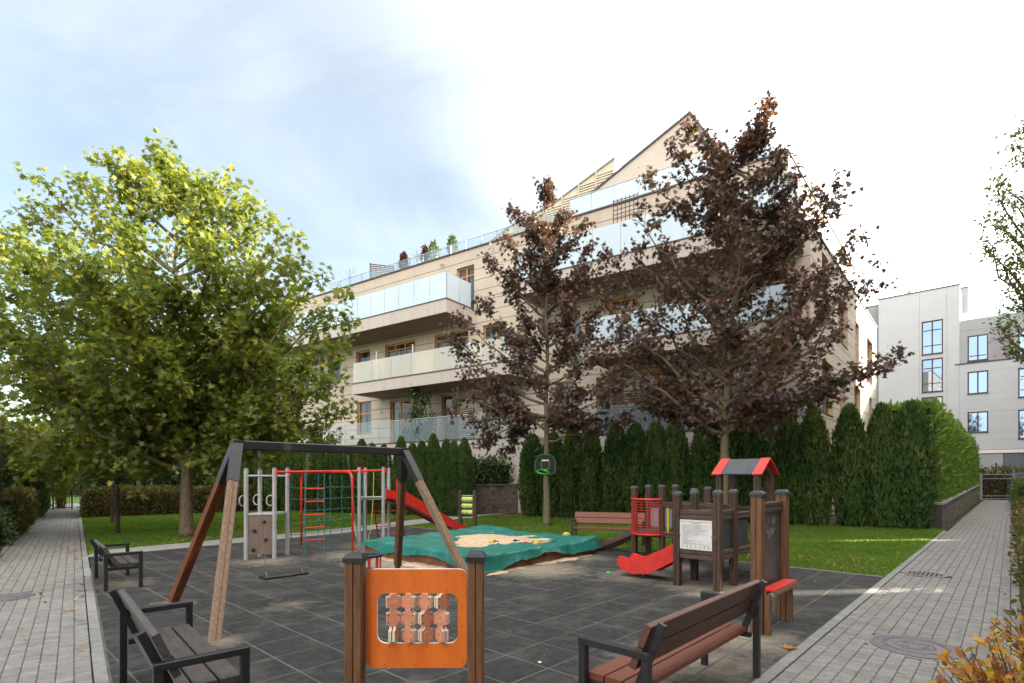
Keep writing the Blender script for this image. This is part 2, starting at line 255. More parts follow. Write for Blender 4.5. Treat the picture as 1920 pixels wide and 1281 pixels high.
M['laurel'] = leafmat('laurel_leaf', [(0, (0.026, 0.05, 0.016)), (.6, (0.055, 0.095, 0.026)), (1, (0.12, 0.15, 0.04))], .15, .4)
M['autumn'] = leafmat('autumn_leaf', [(0, (0.14, 0.05, 0.02)), (.3, (0.28, 0.11, 0.02)), (.55, (0.44, 0.21, 0.03)), (.8, (0.52, 0.34, 0.035)), (1, (0.36, 0.36, 0.06))], .4, .5)
M['litter'] = leafmat('fallen_leaf', [(0, (0.10, 0.045, 0.02)), (.5, (0.24, 0.12, 0.04)), (1, (0.42, 0.30, 0.10))], .1, .8)
M['red_leaf'] = leafmat('red_leaf', [(0, (0.05, 0.014, 0.01)), (1, (0.14, 0.035, 0.02))], .3)
M['pot'] = pm('pot', (0.10, 0.16, 0.22), rough=.6)
M['pipe'] = pm('white_plastic', (0.6, 0.6, 0.6), rough=.5)

# ------------------------------------------------------------------ mesh helpers
Z = Vector((0, 0, 1))
def link(name, me, mat, parent=None):
    o = bpy.data.objects.new(name, me); col().objects.link(o)
    if mat is not None and not me.materials: me.materials.append(M[mat] if isinstance(mat, str) else mat)
    if parent: o.parent = parent
    return o
def axes(d, up=Z):
    d = d.normalized()
    if abs(d.dot(up)) > 0.995: up = Vector((0, 1, 0))
    x = up.cross(d).normalized(); y = d.cross(x).normalized()
    return x, y, d
SQUARE = [(-.5, -.5), (.5, -.5), (.5, .5), (-.5, .5)]
def chamf(w, h, c):
    a, b = w / 2, h / 2
    return [(-a + c, -b), (a - c, -b), (a, -b + c), (a, b - c), (a - c, b), (-a + c, b), (-a, b - c), (-a, -b + c)]
def grooved(w, c=0.01, g=0.006):
    a = w / 2; p = []
    for k in range(4):
        q = [(-a + c, -a), (-g, -a), (0, -a + g * 1.6), (g, -a), (a - c, -a)]
        ca, sa = [(1, 0), (0, 1), (-1, 0), (0, -1)][k]
        p += [(x * ca - y * sa, x * sa + y * ca) for x, y in q]
    return p
class MB:
    def __init__(s): s.v = []; s.f = []; s.mi = []
    def add(s, vs, fs, m=0):
        b = len(s.v); s.v += [tuple(v) for v in vs]; s.f += [tuple(b + i for i in f) for f in fs]; s.mi += [m] * len(fs); return s
    def box(s, c, d, m=0, rz=0.0):
        c = Vector(c); x, y, z = d[0] / 2, d[1] / 2, d[2] / 2
        cr, sr = math.cos(rz), math.sin(rz)
        vs = [c + Vector((a * x * cr - b * y * sr, a * x * sr + b * y * cr, e * z)) for e in (-1, 1) for a, b in ((-1, -1), (1, -1), (1, 1), (-1, 1))]
        return s.add(vs, [(3, 2, 1, 0), (4, 5, 6, 7), (0, 1, 5, 4), (1, 2, 6, 5), (2, 3, 7, 6), (3, 0, 4, 7)], m)
    def prism(s, prof, p0, p1, up=Z, m=0, sc1=1.0):
        p0, p1 = Vector(p0), Vector(p1); x, y, _ = axes(p1 - p0, up); n = len(prof)
        vs = [p0 + x * a + y * b for a, b in prof] + [p1 + x * a * sc1 + y * b * sc1 for a, b in prof]
        fs = [tuple(range(n - 1, -1, -1)), tuple(range(n, 2 * n))] + [(i, (i + 1) % n, n + (i + 1) % n, n + i) for i in range(n)]
        return s.add(vs, fs, m)
    def bar(s, p0, p1, w, h=None, c=0.004, up=Z, m=0): return s.prism(chamf(w, h or w, min(c, w / 3)), p0, p1, up, m)
    def tube(s, pts, r, n=8, m=0, cap=True):
        pts = [Vector(p) for p in pts]; k = len(pts); rs = r if isinstance(r, (list, tuple)) else [r] * k
        vs = []; x = None
        for i, p in enumerate(pts):
            d = (pts[min(i + 1, k - 1)] - pts[max(i - 1, 0)])
            if d.length < 1e-9: d = Z.copy()
            d.normalize()
            if x is None: x = axes(d)[0]
            x = (x - d * x.dot(d)); x = x.normalized() if x.length > 1e-6 else axes(d)[0]
            y = d.cross(x)
            vs += [p + (x * math.cos(2 * math.pi * j / n) + y * math.sin(2 * math.pi * j / n)) * rs[i] for j in range(n)]
        fs = [(i * n + j, i * n + (j + 1) % n, (i + 1) * n + (j + 1) % n, (i + 1) * n + j) for i in range(k - 1) for j in range(n)]
        if cap: fs += [tuple(range(n - 1, -1, -1)), tuple((k - 1) * n + j for j in range(n))]
        return s.add(vs, fs, m)
    def ring(s, c, R, r, ax=Z, n=20, k=6, m=0, sx=1.0, sy=1.0):
        x, y, d = axes(Vector(ax)); c = Vector(c); vs = []
        for i in range(n):
            t = 2 * math.pi * i / n; rad = x * math.cos(t) * sx + y * math.sin(t) * sy; ru = rad.normalized()
            for j in range(k):
                u = 2 * math.pi * j / k; vs.append(c + rad * R + (ru * math.cos(u) + d * math.sin(u)) * r)
        return s.add(vs, [(i * k + j, ((i + 1) % n) * k + j, ((i + 1) % n) * k + (j + 1) % k, i * k + (j + 1) % k) for i in range(n) for j in range(k)], m)
    def lathe(s, c, prof, n=20, m=0):
        c = Vector(c); vs = []
        for r, z in prof: vs += [c + Vector((r * math.cos(2 * math.pi * j / n), r * math.sin(2 * math.pi * j / n), z)) for j in range(n)]
        k = len(prof); fs = [(i * n + j, i * n + (j + 1) % n, (i + 1) * n + (j + 1) % n, (i + 1) * n + j) for i in range(k - 1) for j in range(n)]
        fs += [tuple(range(n - 1, -1, -1)), tuple((k - 1) * n + j for j in range(n))]
        return s.add(vs, fs, m)
    def slab(s, outline, fn, t, m=0, ms=None):
        """outline: 2D ccw; fn(a,b,c)->point, c from 0 to t."""
        n = len(outline); vs = [fn(a, b, 0) for a, b in outline] + [fn(a, b, t) for a, b in outline]
        s.add(vs, [tuple(range(n - 1, -1, -1)), tuple(range(n, 2 * n))], m)
        b0 = len(s.v) - 2 * n
        for i in range(n):
            s.f.append((b0 + i, b0 + (i + 1) % n, b0 + n + (i + 1) % n, b0 + n + i)); s.mi.append(m if ms is None else ms)
        return s
    def me(s, name, mats):
        me = bpy.data.meshes.new(name); me.from_pydata(s.v, [], s.f)
        mats = mats if isinstance(mats, (list, tuple)) else [mats]
        for q in mats: me.materials.append(M[q] if isinstance(q, str) else q)
        if len(mats) > 1: me.polygons.foreach_set('material_index', s.mi)
        me.update(); return me
    def build(s, name, mats, parent=None, smooth=False):
        me = s.me(name, mats)
        if smooth: me.polygons.foreach_set('use_smooth', [True] * len(me.polygons))
        return link(name, me, None, parent)
def np_mesh(name, V, F, mat):
    """V (n,3) floats, F (m,k) ints"""
    me = bpy.data.meshes.new(name); k = F.shape[1]
    me.vertices.add(len(V)); me.vertices.foreach_set('co', np.ascontiguousarray(V, dtype=np.float32).ravel())
    me.loops.add(F.size); me.loops.foreach_set('vertex_index', np.ascontiguousarray(F, dtype=np.int32).ravel())
    me.polygons.add(len(F)); me.polygons.foreach_set('loop_start', np.arange(0, F.size, k, dtype=np.int32))
    me.update(calc_edges=True); me.materials.append(M[mat]); return me
def tag(o, label=None, cat=None, group=None, kind=None):
    if label: o['label'] = label
    if cat: o['category'] = cat
    if group: o['group'] = group
    if kind: o['kind'] = kind
    return o
def thing(name, label, cat, loc=(0, 0, 0), rz=0.0, group=None):
    o = bpy.data.objects.new(name, None); o.empty_display_size = 0.1; col().objects.link(o)
    o.location = loc; o.rotation_euler = (0, 0, rz); return tag(o, label, cat, group)
_cubes = {}
def cube(mat):
    if mat not in _cubes: _cubes[mat] = MB().box((0, 0, 0), (1, 1, 1)).me('unit_' + mat, mat)
    return _cubes[mat]
def piece(name, mat, parent, c, d, rz=0.0):
    o = link(name, cube(mat), None, parent); o.location = c; o.scale = d; o.rotation_euler = (0, 0, rz); return o

# ------------------------------------------------------------------ foliage helpers
LOBED = [(0, .05), (.16, .06), (.52, -.02), (.25, .25), (.62, .50), (.22, .50), (.36, .80), (.11, .68), (0, 1.08), (-.11, .68), (-.36, .80), (-.22, .50), (-.62, .50), (-.25, .25), (-.52, -.02), (-.16, .06)]
OVAL = [(0, 0), (.26, .3), (.24, .62), (0, 1), (-.24, .62), (-.26, .3)]
SPRAY = [(0, 0), (.22, .35), (.14, .75), (0, 1), (-.14, .75), (-.22, .35)]
def leaf_template(kind):
    o = {'lobed': LOBED, 'oval': OVAL, 'spray': SPRAY}[kind]
    c = (0, .38, -.06) if kind == 'lobed' else (0, .5, -.03)
    V = [c] + [(x, y, .10 * abs(x) * 2 - (.12 if kind == 'lobed' else .05) * y * y) for x, y in o]; n = len(o)
    return np.array(V), np.array([(0, 1 + i, 1 + (i + 1) % n) for i in range(n)])
def scatter(name, pts, dirs, nrm, size, kind, mat, rng, parent=None, tmpl=None):
    """leaves at pts, growing along dirs, facing nrm"""
    T, F = tmpl or leaf_template(kind); N = len(pts)
    d = dirs / np.linalg.norm(dirs, axis=1, keepdims=True)
    x = np.cross(d, nrm); ln = np.linalg.norm(x, axis=1, keepdims=True); x = np.where(ln < 1e-4, np.array([[1., 0, 0]]), x / np.maximum(ln, 1e-4))
    z = np.cross(x, d)
    sz = np.asarray(size).reshape(-1, 1, 1)
    V = pts[:, None, :] + sz * (T[None, :, 0:1] * x[:, None, :] + T[None, :, 1:2] * d[:, None, :] + T[None, :, 2:3] * z[:, None, :])
    FF = (F[None, :, :] + (np.arange(N) * len(T))[:, None, None]).reshape(-1, 3)
    return link(name, np_mesh(name, V.reshape(-1, 3), FF, mat), None, parent)
def bez(p0, p1, p2, p3, n):
    out = []
    for i in range(n):
        t = i / (n - 1); u = 1 - t; out.append(p0 * u ** 3 + p1 * 3 * u * u * t + p2 * 3 * u * t * t + p3 * t ** 3)
    return out
def tree(name, label, base, top, tips, r0, leaf, lsize, nleaf, bark, seed, twig=0.9, cat='tree', group=None, droop=0.25, kind='lobed',
         fork=0.0, spread=0.16, sub=9, up=0.35, low=0.2, shared=None, lean=(0, 0)):
    """trunk, limbs and twigs as one part, leaves as the crown. tips = world points the limbs reach for"""
    rng = random.Random(seed); nr = np.random.RandomState(seed)
    t = thing(name, label, cat, base, 0, group); B = Vector(base); mb = MB()
    top = Vector(top) - B; n = 14; wob = [Vector((rng.uniform(-1, 1), rng.uniform(-1, 1), 0)) for _ in range(n)]
    tr = []
    for i in range(n):
        f = i / (n - 1); p = top * f; p.x = top.x * f ** 1.6 + wob[i].x * 0.012 * top.z * f; p.y = top.y * f ** 1.6 + wob[i].y * 0.012 * top.z * f; tr.append(p)
    rad = [r0 * (1.25 if i == 0 else 1) * max(0.06, (1 - (i / (n - 1)) ** 0.8)) + 0.008 for i in range(n)]
    base_pts = [tr[0], tr[0] + (tr[1] - tr[0]) * .18] + tr[1:]
    mb.tube(base_pts, [r0 * 1.45, r0 * 1.08] + rad[1:], 12)
    anchors = []; adir = []
    def tp(z):
        z = max(0, min(top.z, z)); f = z / top.z * (n - 1); i = min(n - 2, int(f)); return tr[i].lerp(tr[i + 1], f - i)
    for tipw in tips:
        tip = Vector(tipw) - B; c0 = tp(tip.z); hd = math.hypot(tip.x - c0.x, tip.y - c0.y)
        zs = max(low * top.z + rng.uniform(0, .08) * top.z, tip.z - hd * rng.uniform(.6, 1.0) - .3); s = tp(min(zs, top.z * .93))
        dv = tip - s; ln = dv.length
        if ln < .2: continue
        c1 = s + Vector((dv.x * .35, dv.y * .35, dv.z * .2)); c2 = s + Vector((dv.x * .75, dv.y * .75, dv.z * .55 + up * ln * .15))
        nn = 9; pts = bez(s, c1, c2, tip, nn)
        for i in range(1, nn - 1): pts[i] += Vector((rng.uniform(-1, 1), rng.uniform(-1, 1), rng.uniform(-1, 1))) * .03 * ln
        rb = min(r0 * .42, .012 + .012 * ln * (1 + r0)); mb.tube(pts, [rb * (1 - i / (nn - 1)) ** .9 + .004 for i in range(nn)], 6, cap=False)
        for k in range(sub):
            f = .16 + .84 * (k + rng.random()) / sub; i = min(nn - 2, int(f * (nn - 1))); p = pts[i].lerp(pts[i + 1], f * (nn - 1) - i)
            dd = (pts[i + 1] - pts[i]).normalized(); rv = Vector((rng.gauss(0, 1), rng.gauss(0, 1), rng.gauss(0, .7) + up)); d = (dd * .7 + rv.normalized() * .9).normalized()
            l2 = twig * (1.15 - .65 * f) * rng.uniform(.6, 1.2) * min(1.3, max(.45, ln / 3)); e = p + d * l2 + Vector((0, 0, -droop * .3 * l2))
            q = [p, p.lerp(e, .5) + Vector((rng.uniform(-1, 1), rng.uniform(-1, 1), rng.uniform(-.3, 1))) * .07 * l2, e]
            mb.tube(q, [.011, .007, .003], 4, cap=False)
            for j in range(6):
                g = (j + 1) / 6; a = q[0].lerp(q[1], g * 2) if g < .5 else q[1].lerp(q[2], g * 2 - 1); anchors.append(a); adir.append(d)
        for k in range(4): anchors.append(pts[nn - 1 - k // 2].copy()); adir.append((pts[-1] - pts[-2]).normalized())
    for k in range(8): anchors.append(tp(top.z * (1 - .012 * k))); adir.append(Z.copy())
    mb.build('trunk', bark, t, smooth=True)
    A = np.array([tuple(a) for a in anchors]); D = np.array([tuple(a) for a in adir]); ix = nr.randint(0, len(A), nleaf)
    off = nr.normal(0, 1, (nleaf, 3)) * spread; P = A[ix] + off
    dirs = D[ix] * .5 + nr.normal(0, .6, (nleaf, 3)); dirs[:, 2] -= droop
    nrm = nr.normal(0, .5, (nleaf, 3)); nrm[:, 2] += .8
    cr = scatter('crown', P, dirs, nrm, lsize * nr.uniform(.6, 1.2, nleaf), kind, leaf, nr, t); cr['kind'] = 'stuff'
    return t
def shell(P0, N0, n, mat, size, seed, kind='spray', upw=0.8, out=0.5, name='foliage', parent=None, jit=0.05, tmpl=None):
    nr = np.random.RandomState(seed); ix = nr.randint(0, len(P0), n) if len(P0) != n else np.arange(n)
    P = P0[ix] + nr.normal(0, jit, (n, 3)); Nn = N0[ix]
    d = Nn * out + nr.normal(0, .35, (n, 3)); d[:, 2] += upw
    nn = Nn + nr.normal(0, .6, (n, 3))
    return scatter(name, P, d, nn, size * nr.uniform(.6, 1.25, n), kind, mat, nr, parent, tmpl)
def cone_samples(n, h, rfun, seed):
    nr = np.random.RandomState(seed); z = nr.uniform(0, 1, n) ** .9 * h; a = nr.uniform(0, 2 * np.pi, n)
    lump = 1 + .10 * np.sin(a * 5 + z * 5 + seed) + .07 * np.sin(a * 9 - z * 8 + seed * 2)
    r = rfun(z / h) * lump * nr.uniform(.80, 1.02, n)
    P = np.stack([r * np.cos(a), r * np.sin(a), z], 1); Nn = np.stack([np.cos(a), np.sin(a), 0.25 + 0 * a], 1); return P, Nn
def box_samples(n, x0, x1, y0, y1, h, seed, rnd=.12, wav=.05):
    nr = np.random.RandomState(seed); lx, ly = x1 - x0, y1 - y0
    ar = np.array([lx * h, lx * h, ly * h, ly * h, lx * ly]); ch = nr.choice(5, n, p=ar / ar.sum()); u = nr.rand(n); v = nr.rand(n)
    P = np.zeros((n, 3)); Nn = np.zeros((n, 3))
    for k in range(5):
        s = ch == k
        if k == 0: P[s] = np.stack([x0 + u[s] * lx, y0 + 0 * u[s], v[s] * h], 1); Nn[s] = (0, -1, 0)
        if k == 1: P[s] = np.stack([x0 + u[s] * lx, y1 + 0 * u[s], v[s] * h], 1); Nn[s] = (0, 1, 0)
        if k == 2: P[s] = np.stack([x0 + 0 * u[s], y0 + u[s] * ly, v[s] * h], 1); Nn[s] = (-1, 0, 0)
        if k == 3: P[s] = np.stack([x1 + 0 * u[s], y0 + u[s] * ly, v[s] * h], 1); Nn[s] = (1, 0, 0)
        if k == 4: P[s] = np.stack([x0 + u[s] * lx, y0 + v[s] * ly, h + 0 * u[s]], 1); Nn[s] = (0, 0, 1)
    w = wav * (np.sin(P[:, 0] * 3.1 + seed) + np.sin(P[:, 1] * 3.7 + 1) + np.sin(P[:, 2] * 4.1 + P[:, 0] * 1.7)); P += Nn * w[:, None] * .6
    e = np.clip((P[:, 2] - (h - rnd)) / rnd, 0, 1) ** 2 * rnd * .7; P -= Nn * (e * (Nn[:, 2] < .5))[:, None]
    return P, Nn
def hedge(name, label, loc, rz, lx, ly, h, mat, size, n, seed, core='core', kind='spray', cat='hedge', group=None, rnd=.15, wav=.05, upw=.5, jit=.05):
    t = thing(name, label, cat, loc, rz, group)
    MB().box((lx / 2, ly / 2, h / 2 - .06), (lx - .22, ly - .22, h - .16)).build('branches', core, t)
    P, Nn = box_samples(n, 0, lx, 0, ly, h, seed, rnd, wav)
    f = shell(P, Nn, n, mat, size, seed, kind=kind, upw=upw, out=.6, parent=t, jit=jit); f['kind'] = 'stuff'; return t

# ================================================================== GROUND
def struct(o): o['kind'] = 'structure'; return o
def sheet(name, pts, z, mat, parent=None):
    o = MB().add([(p[0], p[1], z) for p in pts], [tuple(range(len(pts)))]).build(name, mat, parent); return o
gs = struct(sheet('ground', [(-400, -400), (400, -400), (400, 400), (-400, 400)], -0.06, 'ground'))
lp = lambda a, d: L0 + L1 * a + LN * d            # left path frame (a along, d to the right)
# lawn (two areas), soil under the hedges
lawn_left = [lp(7.2, .02), lp(8.5, .02), lp(30, .02), SQ(32, 30), SQ(30, 18.3), SQ(14.6, 17.5), SQ(10, 16.1), SQ(8, 15.5), SQ(2.5, 15.1)]
lawn_right = [SQ(10.63, 1.5), SQ(22.2, 1.5), SQ(17.4, 14.6), SQ(17.4, 17), SQ(14.6, 16.2), SQ(10.63, 14.9)]
for pts in (lawn_left, lawn_right): struct(sheet('lawn', pts, -0.012, 'lawn'))
struct(sheet('soil_bed', [SQ(21.75, 1.45), SQ(26, 1.45), SQ(21, 17), SQ(16.2, 16.9)], -0.006, 'soil'))
struct(sheet('soil_bed', [lp(-8, -1.25), lp(40, -1.25), lp(40, -8), lp(-8, -8)], -0.006, 'soil'))
struct(sheet('soil_bed', [SQ(-6, -.02), SQ(60, -.02), SQ(60, -8), SQ(-6, -8)], -0.006, 'soil'))

# rubber safety tiles
field = struct(sheet('playground_floor', [SQ(.3, 1.5), SQ(10.63, 1.5), SQ(10.63, 14.8), SQ(8, 14.4), SQ(2.2, 13.9), lp(6, -.05), lp(-3.4, -.05)], 0.0, 'rubber_joint'))
def clip(poly, nx, ny, c):       # keep nx*x+ny*y >= c
    out = []
    for i in range(len(poly)):
        a, b = poly[i], poly[(i + 1) % len(poly)]; da = a[0] * nx + a[1] * ny - c; db = b[0] * nx + b[1] * ny - c
        if da >= 0: out.append(a)
        if (da >= 0) != (db >= 0):
            t = da / (da - db); out.append((a[0] + (b[0] - a[0]) * t, a[1] + (b[1] - a[1]) * t))
    return out
R = random.Random(5)
_l0 = toSQ(L0); _ln = (LN.dot(E1), LN.dot(E3)); _c = _l0[0] * _ln[0] + _l0[1] * _ln[1] + 0.02
tiles = []
for i in range(0, 27):
    q0 = 1.42 + .5 * i
    for j in range(-8, 24):
        s0 = 0.08 + .5 * j
        g = .0065
        p = [(s0 + g, q0 + g), (s0 + .5 - g, q0 + g), (s0 + .5 - g, q0 + .5 - g), (s0 + g, q0 + .5 - g)]
        for cl in ((0, 1, 1.53), (-1, 0, -10.6), (_ln[0], _ln[1], _c), (.045, -1, -14.25)):
            p = clip(p, *cl)
            if len(p) < 3: break
        if len(p) < 3: continue
        cx = sum(a for a, b in p) / len(p); cy = sum(b for a, b in p) / len(p); w = SQ(cx, cy)
        vis = w.y > 3.2 and abs(w.x) < w.y * 1.02 + .5
        tiles.append((w.length if vis else 99 + w.length, p, cx, cy, vis))
tiles.sort(key=lambda t: t[0]); FR = Matrix(((E1.x, E3.x, 0, 0), (E1.y, E3.y, 0, 0), (0, 0, 1, 0), (0, 0, 0, 1)))
rest = MB(); std = None
def tile_mesh(mb, p, cx, cy, z):
    c = .006; q = []
    for a, b in p:
        dx, dy = a - cx, b - cy; l = math.hypot(dx, dy) + 1e-6; q.append((a - dx / l * c, b - dy / l * c))
    n = len(p); vs = [(a, b, -.01) for a, b in p] + [(a, b, z - .005) for a, b in p] + [(a, b, z) for a, b in q]
    mb.add(vs, [tuple(2 * n + i for i in range(n))] + [(k * n + i, k * n + (i + 1) % n, (k + 1) * n + (i + 1) % n, (k + 1) * n + i) for k in (0, 1) for i in range(n)])
cache = {}
for k, (dd, p, cx, cy, vis) in enumerate(tiles):
    z = R.uniform(0.0005, .0035)
    if k < 300:
        key = tuple((round(a - cx, 3), round(b - cy, 3)) for a, b in p)
        if key not in cache: mb = MB(); tile_mesh(mb, [(a - cx, b - cy) for a, b in p], 0, 0, 0.002); cache[key] = mb.me('rubber_tile', 'rubber')
        o = link('rubber_tile', cache[key], None, field); o.location = SQ(cx, cy, z - .002); o.rotation_euler = (R.uniform(-.002, .002), R.uniform(-.002, .002), ROT1)
    else:
        b0 = MB(); tile_mesh(b0, p, cx, cy, z); rest.add([SQ(*v) for v in b0.v], b0.f)
o = rest.build('rubber_tiles', 'rubber', field); o['kind'] = 'stuff'

# concrete paver paths
pmesh = MB(); c = .006
for lx, ly in ((.122, .113),):
    X, Y = lx / 2, ly / 2
    vs = [(a * X, b * Y, -.04) for a, b in ((-1, -1), (1, -1), (1, 1), (-1, 1))] + [(a * X, b * Y, -.005) for a, b in ((-1, -1), (1, -1), (1, 1), (-1, 1))] + [(a * (X - c), b * (Y - c), 0) for a, b in ((-1, -1), (1, -1), (1, 1), (-1, 1))]
    pmesh.add(vs, [(8, 9, 10, 11)] + [(4 * k + i, 4 * k + (i + 1) % 4, 4 * k + 4 + (i + 1) % 4, 4 * k + 4 + i) for k in (0, 1) for i in range(4)])
PAVER = pmesh.me('paver', 'paver')
def paver_path(name, P0, dv, nv, ncol, a0, a1, rz, skip, wob=0.0, w=.118):
    """dv along, nv across"""
    bed = struct(sheet(name, [P0 + dv * a0, P0 + dv * a1, P0 + dv * a1 + nv * (w * ncol), P0 + dv * a0 + nv * (w * ncol)], -0.012, 'paver_joint'))
    lst = []
    for j in range(ncol):
        a = a0 + (0.063 if j % 2 else 0) + .1
        while a < a1 - .1:
            p = P0 + dv * a + nv * (w * (j + .5) + wob * math.sin(a * .55 + 1) * (a > 12))
            if not skip(p):
                vis = p.y > 3.0 and -1.02 * p.y - .2 < p.x < p.y * .98
                lst.append((p.length if vis else 999 + p.length, p))
            a += .126
    lst.sort(key=lambda t: t[0]); mb = MB()
    for k, (d, p) in enumerate(lst):
        z = R.uniform(-.0025, .0015)
        if k < 300:
            o = link('paver', PAVER, None, bed); o.location = (p.x, p.y, z); o.rotation_euler = (R.uniform(-.008, .008), R.uniform(-.01, .01), rz + R.uniform(-.012, .012))
        else:
            cr, sr = math.cos(rz + R.uniform(-.01, .01)), math.sin(rz)
            mb.add([(p.x + x * cr - y * sr, p.y + x * sr + y * cr, z + zz) for x, y, zz in pmesh.v], pmesh.f)
    o = mb.build('pavers', 'paver', bed); o['kind'] = 'stuff'; return bed
MH1, MH2, MH3 = Vector((3.93, 5.2, 0)), Vector((7.03, 9.07, 0)), Vector((-6.95, 7.33, 0))
sk = lambda p: (p - MH1).length < .40 or (p - MH2).length < .31 or (p - MH3).length < .33
paver_path('path', SQ(0, 0), E1, E3, 12, -2, 52, ROT1, sk)
paver_path('path', lp(0, -.1), L1, -LN, 11, -5, 33, ROTL, sk)
def kerb(P0, dv, rz, a0, a1, w=.09, up=.008):
    k = struct(MB().build('kerb', 'kerb')); a = a0; me = MB().box((0, 0, -.05), (.99, w, .1)).me('kerb_stone', 'kerb')
    while a < a1:
        o = link('kerb_stone', me, None, k); p = P0 + dv * (a + .5); o.location = (p.x, p.y, up + R.uniform(-.002, .002)); o.rotation_euler = (0, 0, rz + R.uniform(-.003, .003)); a += 1
kerb(SQ(0, 1.467), E1, ROT1, -2, 21); kerb(lp(0, -.047), L1, ROTL, -4, 32); kerb(SQ(0, -.05), E1, ROT1, 0, 50)
kerb(lp(0, -1.45), L1, ROTL, -3, 32)
kerb(SQ(10.66, 1.55), E3, ROT1 + math.pi / 2, 0, 13, w=.06, up=.002)
# narrow footpath between the rubber floor and the far lawn, curving up to the retaining wall
inner = [(1.8, 13.75), (2.2, 13.95), (8, 14.42), (10, 14.85), (12.5, 15.5), (14.6, 16.2), (17, 16.7), (21.5, 17.3)]
outer = [(2.6, 15.0), (3.4, 15.1), (8, 15.55), (10, 16.1), (12.5, 16.9), (14.6, 17.5), (17, 18.2), (21.5, 19.2)]
mb = MB(); mb.add([SQ(a, b, .004) for a, b in inner] + [SQ(a, b, .004) for a, b in outer], [(i, i + 1, 9 + i, 8 + i) for i in range(7)])
struct(mb.build('footpath', 'asphalt'))
for nm, P, r in (('a', MH1, .37), ('b', MH3, .30)):
    t = thing('manhole_cover', 'large round cast iron manhole cover in the right-hand paver path' if nm == 'a' else 'small round manhole cover in the left-hand paver path', 'manhole cover', P)
    m2 = MB(); m2.lathe((0, 0, 0), [(r, -.03), (r, .004), (r - .03, .006), (r - .034, .001), (r - .04, .001)], 36); m2.build('frame', 'iron', t)
    m2 = MB(); m2.lathe((0, 0, 0), [(r - .045, -.03), (r - .045, .003), (r - .06, .005)], 36)
    for k, rr in enumerate((r * .72, r * .66, r * .42, r * .28)): m2.ring((0, 0, .005), rr, .006, n=30, k=4)
    for k in range(16):
        a = k * math.pi / 8; m2.bar((math.cos(a) * r * .74, math.sin(a) * r * .74, .005), (math.cos(a) * r * .82, math.sin(a) * r * .82, .005), .02, .008)
    for k in range(14):
        a = k * 2.399; q = r * .09 * math.sqrt(k + 1) * .95; m2.bar((math.cos(a) * q, math.sin(a) * q, .006), (math.cos(a + .4) * (q + .03), math.sin(a + .4) * (q + .03), .006), .014, .007)
    m2.build('lid', 'iron', t)
    m3 = MB(); m3.lathe((0, 0, -.012), [(r + .045, 0), (r + .045, .008)], 36); m3.build('mortar_ring', 'kerb', t)
t = thing('drain_grate', 'round slotted iron drain grate at the lawn corner of the right path', 'drain grate', MH2, ROT1)
m2 = MB(); m2.lathe((0, 0, 0), [(.30, -.03), (.30, .004), (.235, .006), (.225, -.03)], 32)
m2.f = m2.f[:-1]; m2.build('frame', 'iron', t)
MB().lathe((0, 0, -.03), [(.24, 0), (.24, .004)], 24).build('pit', 'hold', t)
for k in range(7):
    y = -.18 + .06 * k; w = math.sqrt(.228 ** 2 - y * y); piece('grate_bar', 'iron', t, (0, y, -.003), (2 * w, .026, .014))

# grass blades
def grass(name, inside, s0, s1, q0, q1, dens, seed, h=.05):
    nr = np.random.RandomState(seed); n = int((s1 - s0) * (q1 - q0) * dens); s = nr.uniform(s0, s1, n); q = nr.uniform(q0, q1, n)
    X = s * E1.x + q * E3.x; Y = s * E1.y + q * E3.y; k = inside(s, q, X, Y) & (X < Y * 1.0) & (X > -Y * 1.0); X, Y = X[k], Y[k]; n = len(X)
    a = nr.uniform(0, 6.28, n); w = .006 + .0006 * Y; hh = h * nr.uniform(.5, 1.15, n); lx, ly = nr.normal(0, .35, n) * hh, nr.normal(0, .35, n) * hh
    V = np.zeros((n, 3, 3)); V[:, 0] = np.stack([X - np.cos(a) * w, Y - np.sin(a) * w, 0 * X - .012], 1); V[:, 1] = np.stack([X + np.cos(a) * w, Y + np.sin(a) * w, 0 * X - .012], 1)
    V[:, 2] = np.stack([X + lx, Y + ly, hh], 1)
    o = link(name, np_mesh(name, V.reshape(-1, 3), np.arange(n * 3).reshape(-1, 3), 'blade'), None)
    return tag(o, None, 'grass', None, 'stuff')
def in_right(s, q, X, Y): return (s > 10.66) & (q > 1.53) & (q < 14.8 + (s - 10.6) * .3) & (s < 21.85 - (q - 1.5) * .372)
g1 = grass('grass', in_right, 10.6, 22.3, 1.5, 17.2, 1000, 3); g1['label'] = 'short green grass between the rubber floor and the thuja row'
def in_left(s, q, X, Y):
    d = (X - L0.x) * LN.x + (Y - L0.y) * LN.y; qo = np.interp(s, [a for a, b in outer], [b for a, b in outer])
    return (q > qo) & (d > .02) & (Y < 27)
g2 = grass('grass', in_left, 1.5, 24, 14.5, 30, 700, 4); g2['label'] = 'short green grass round the big plane tree beside the left path'

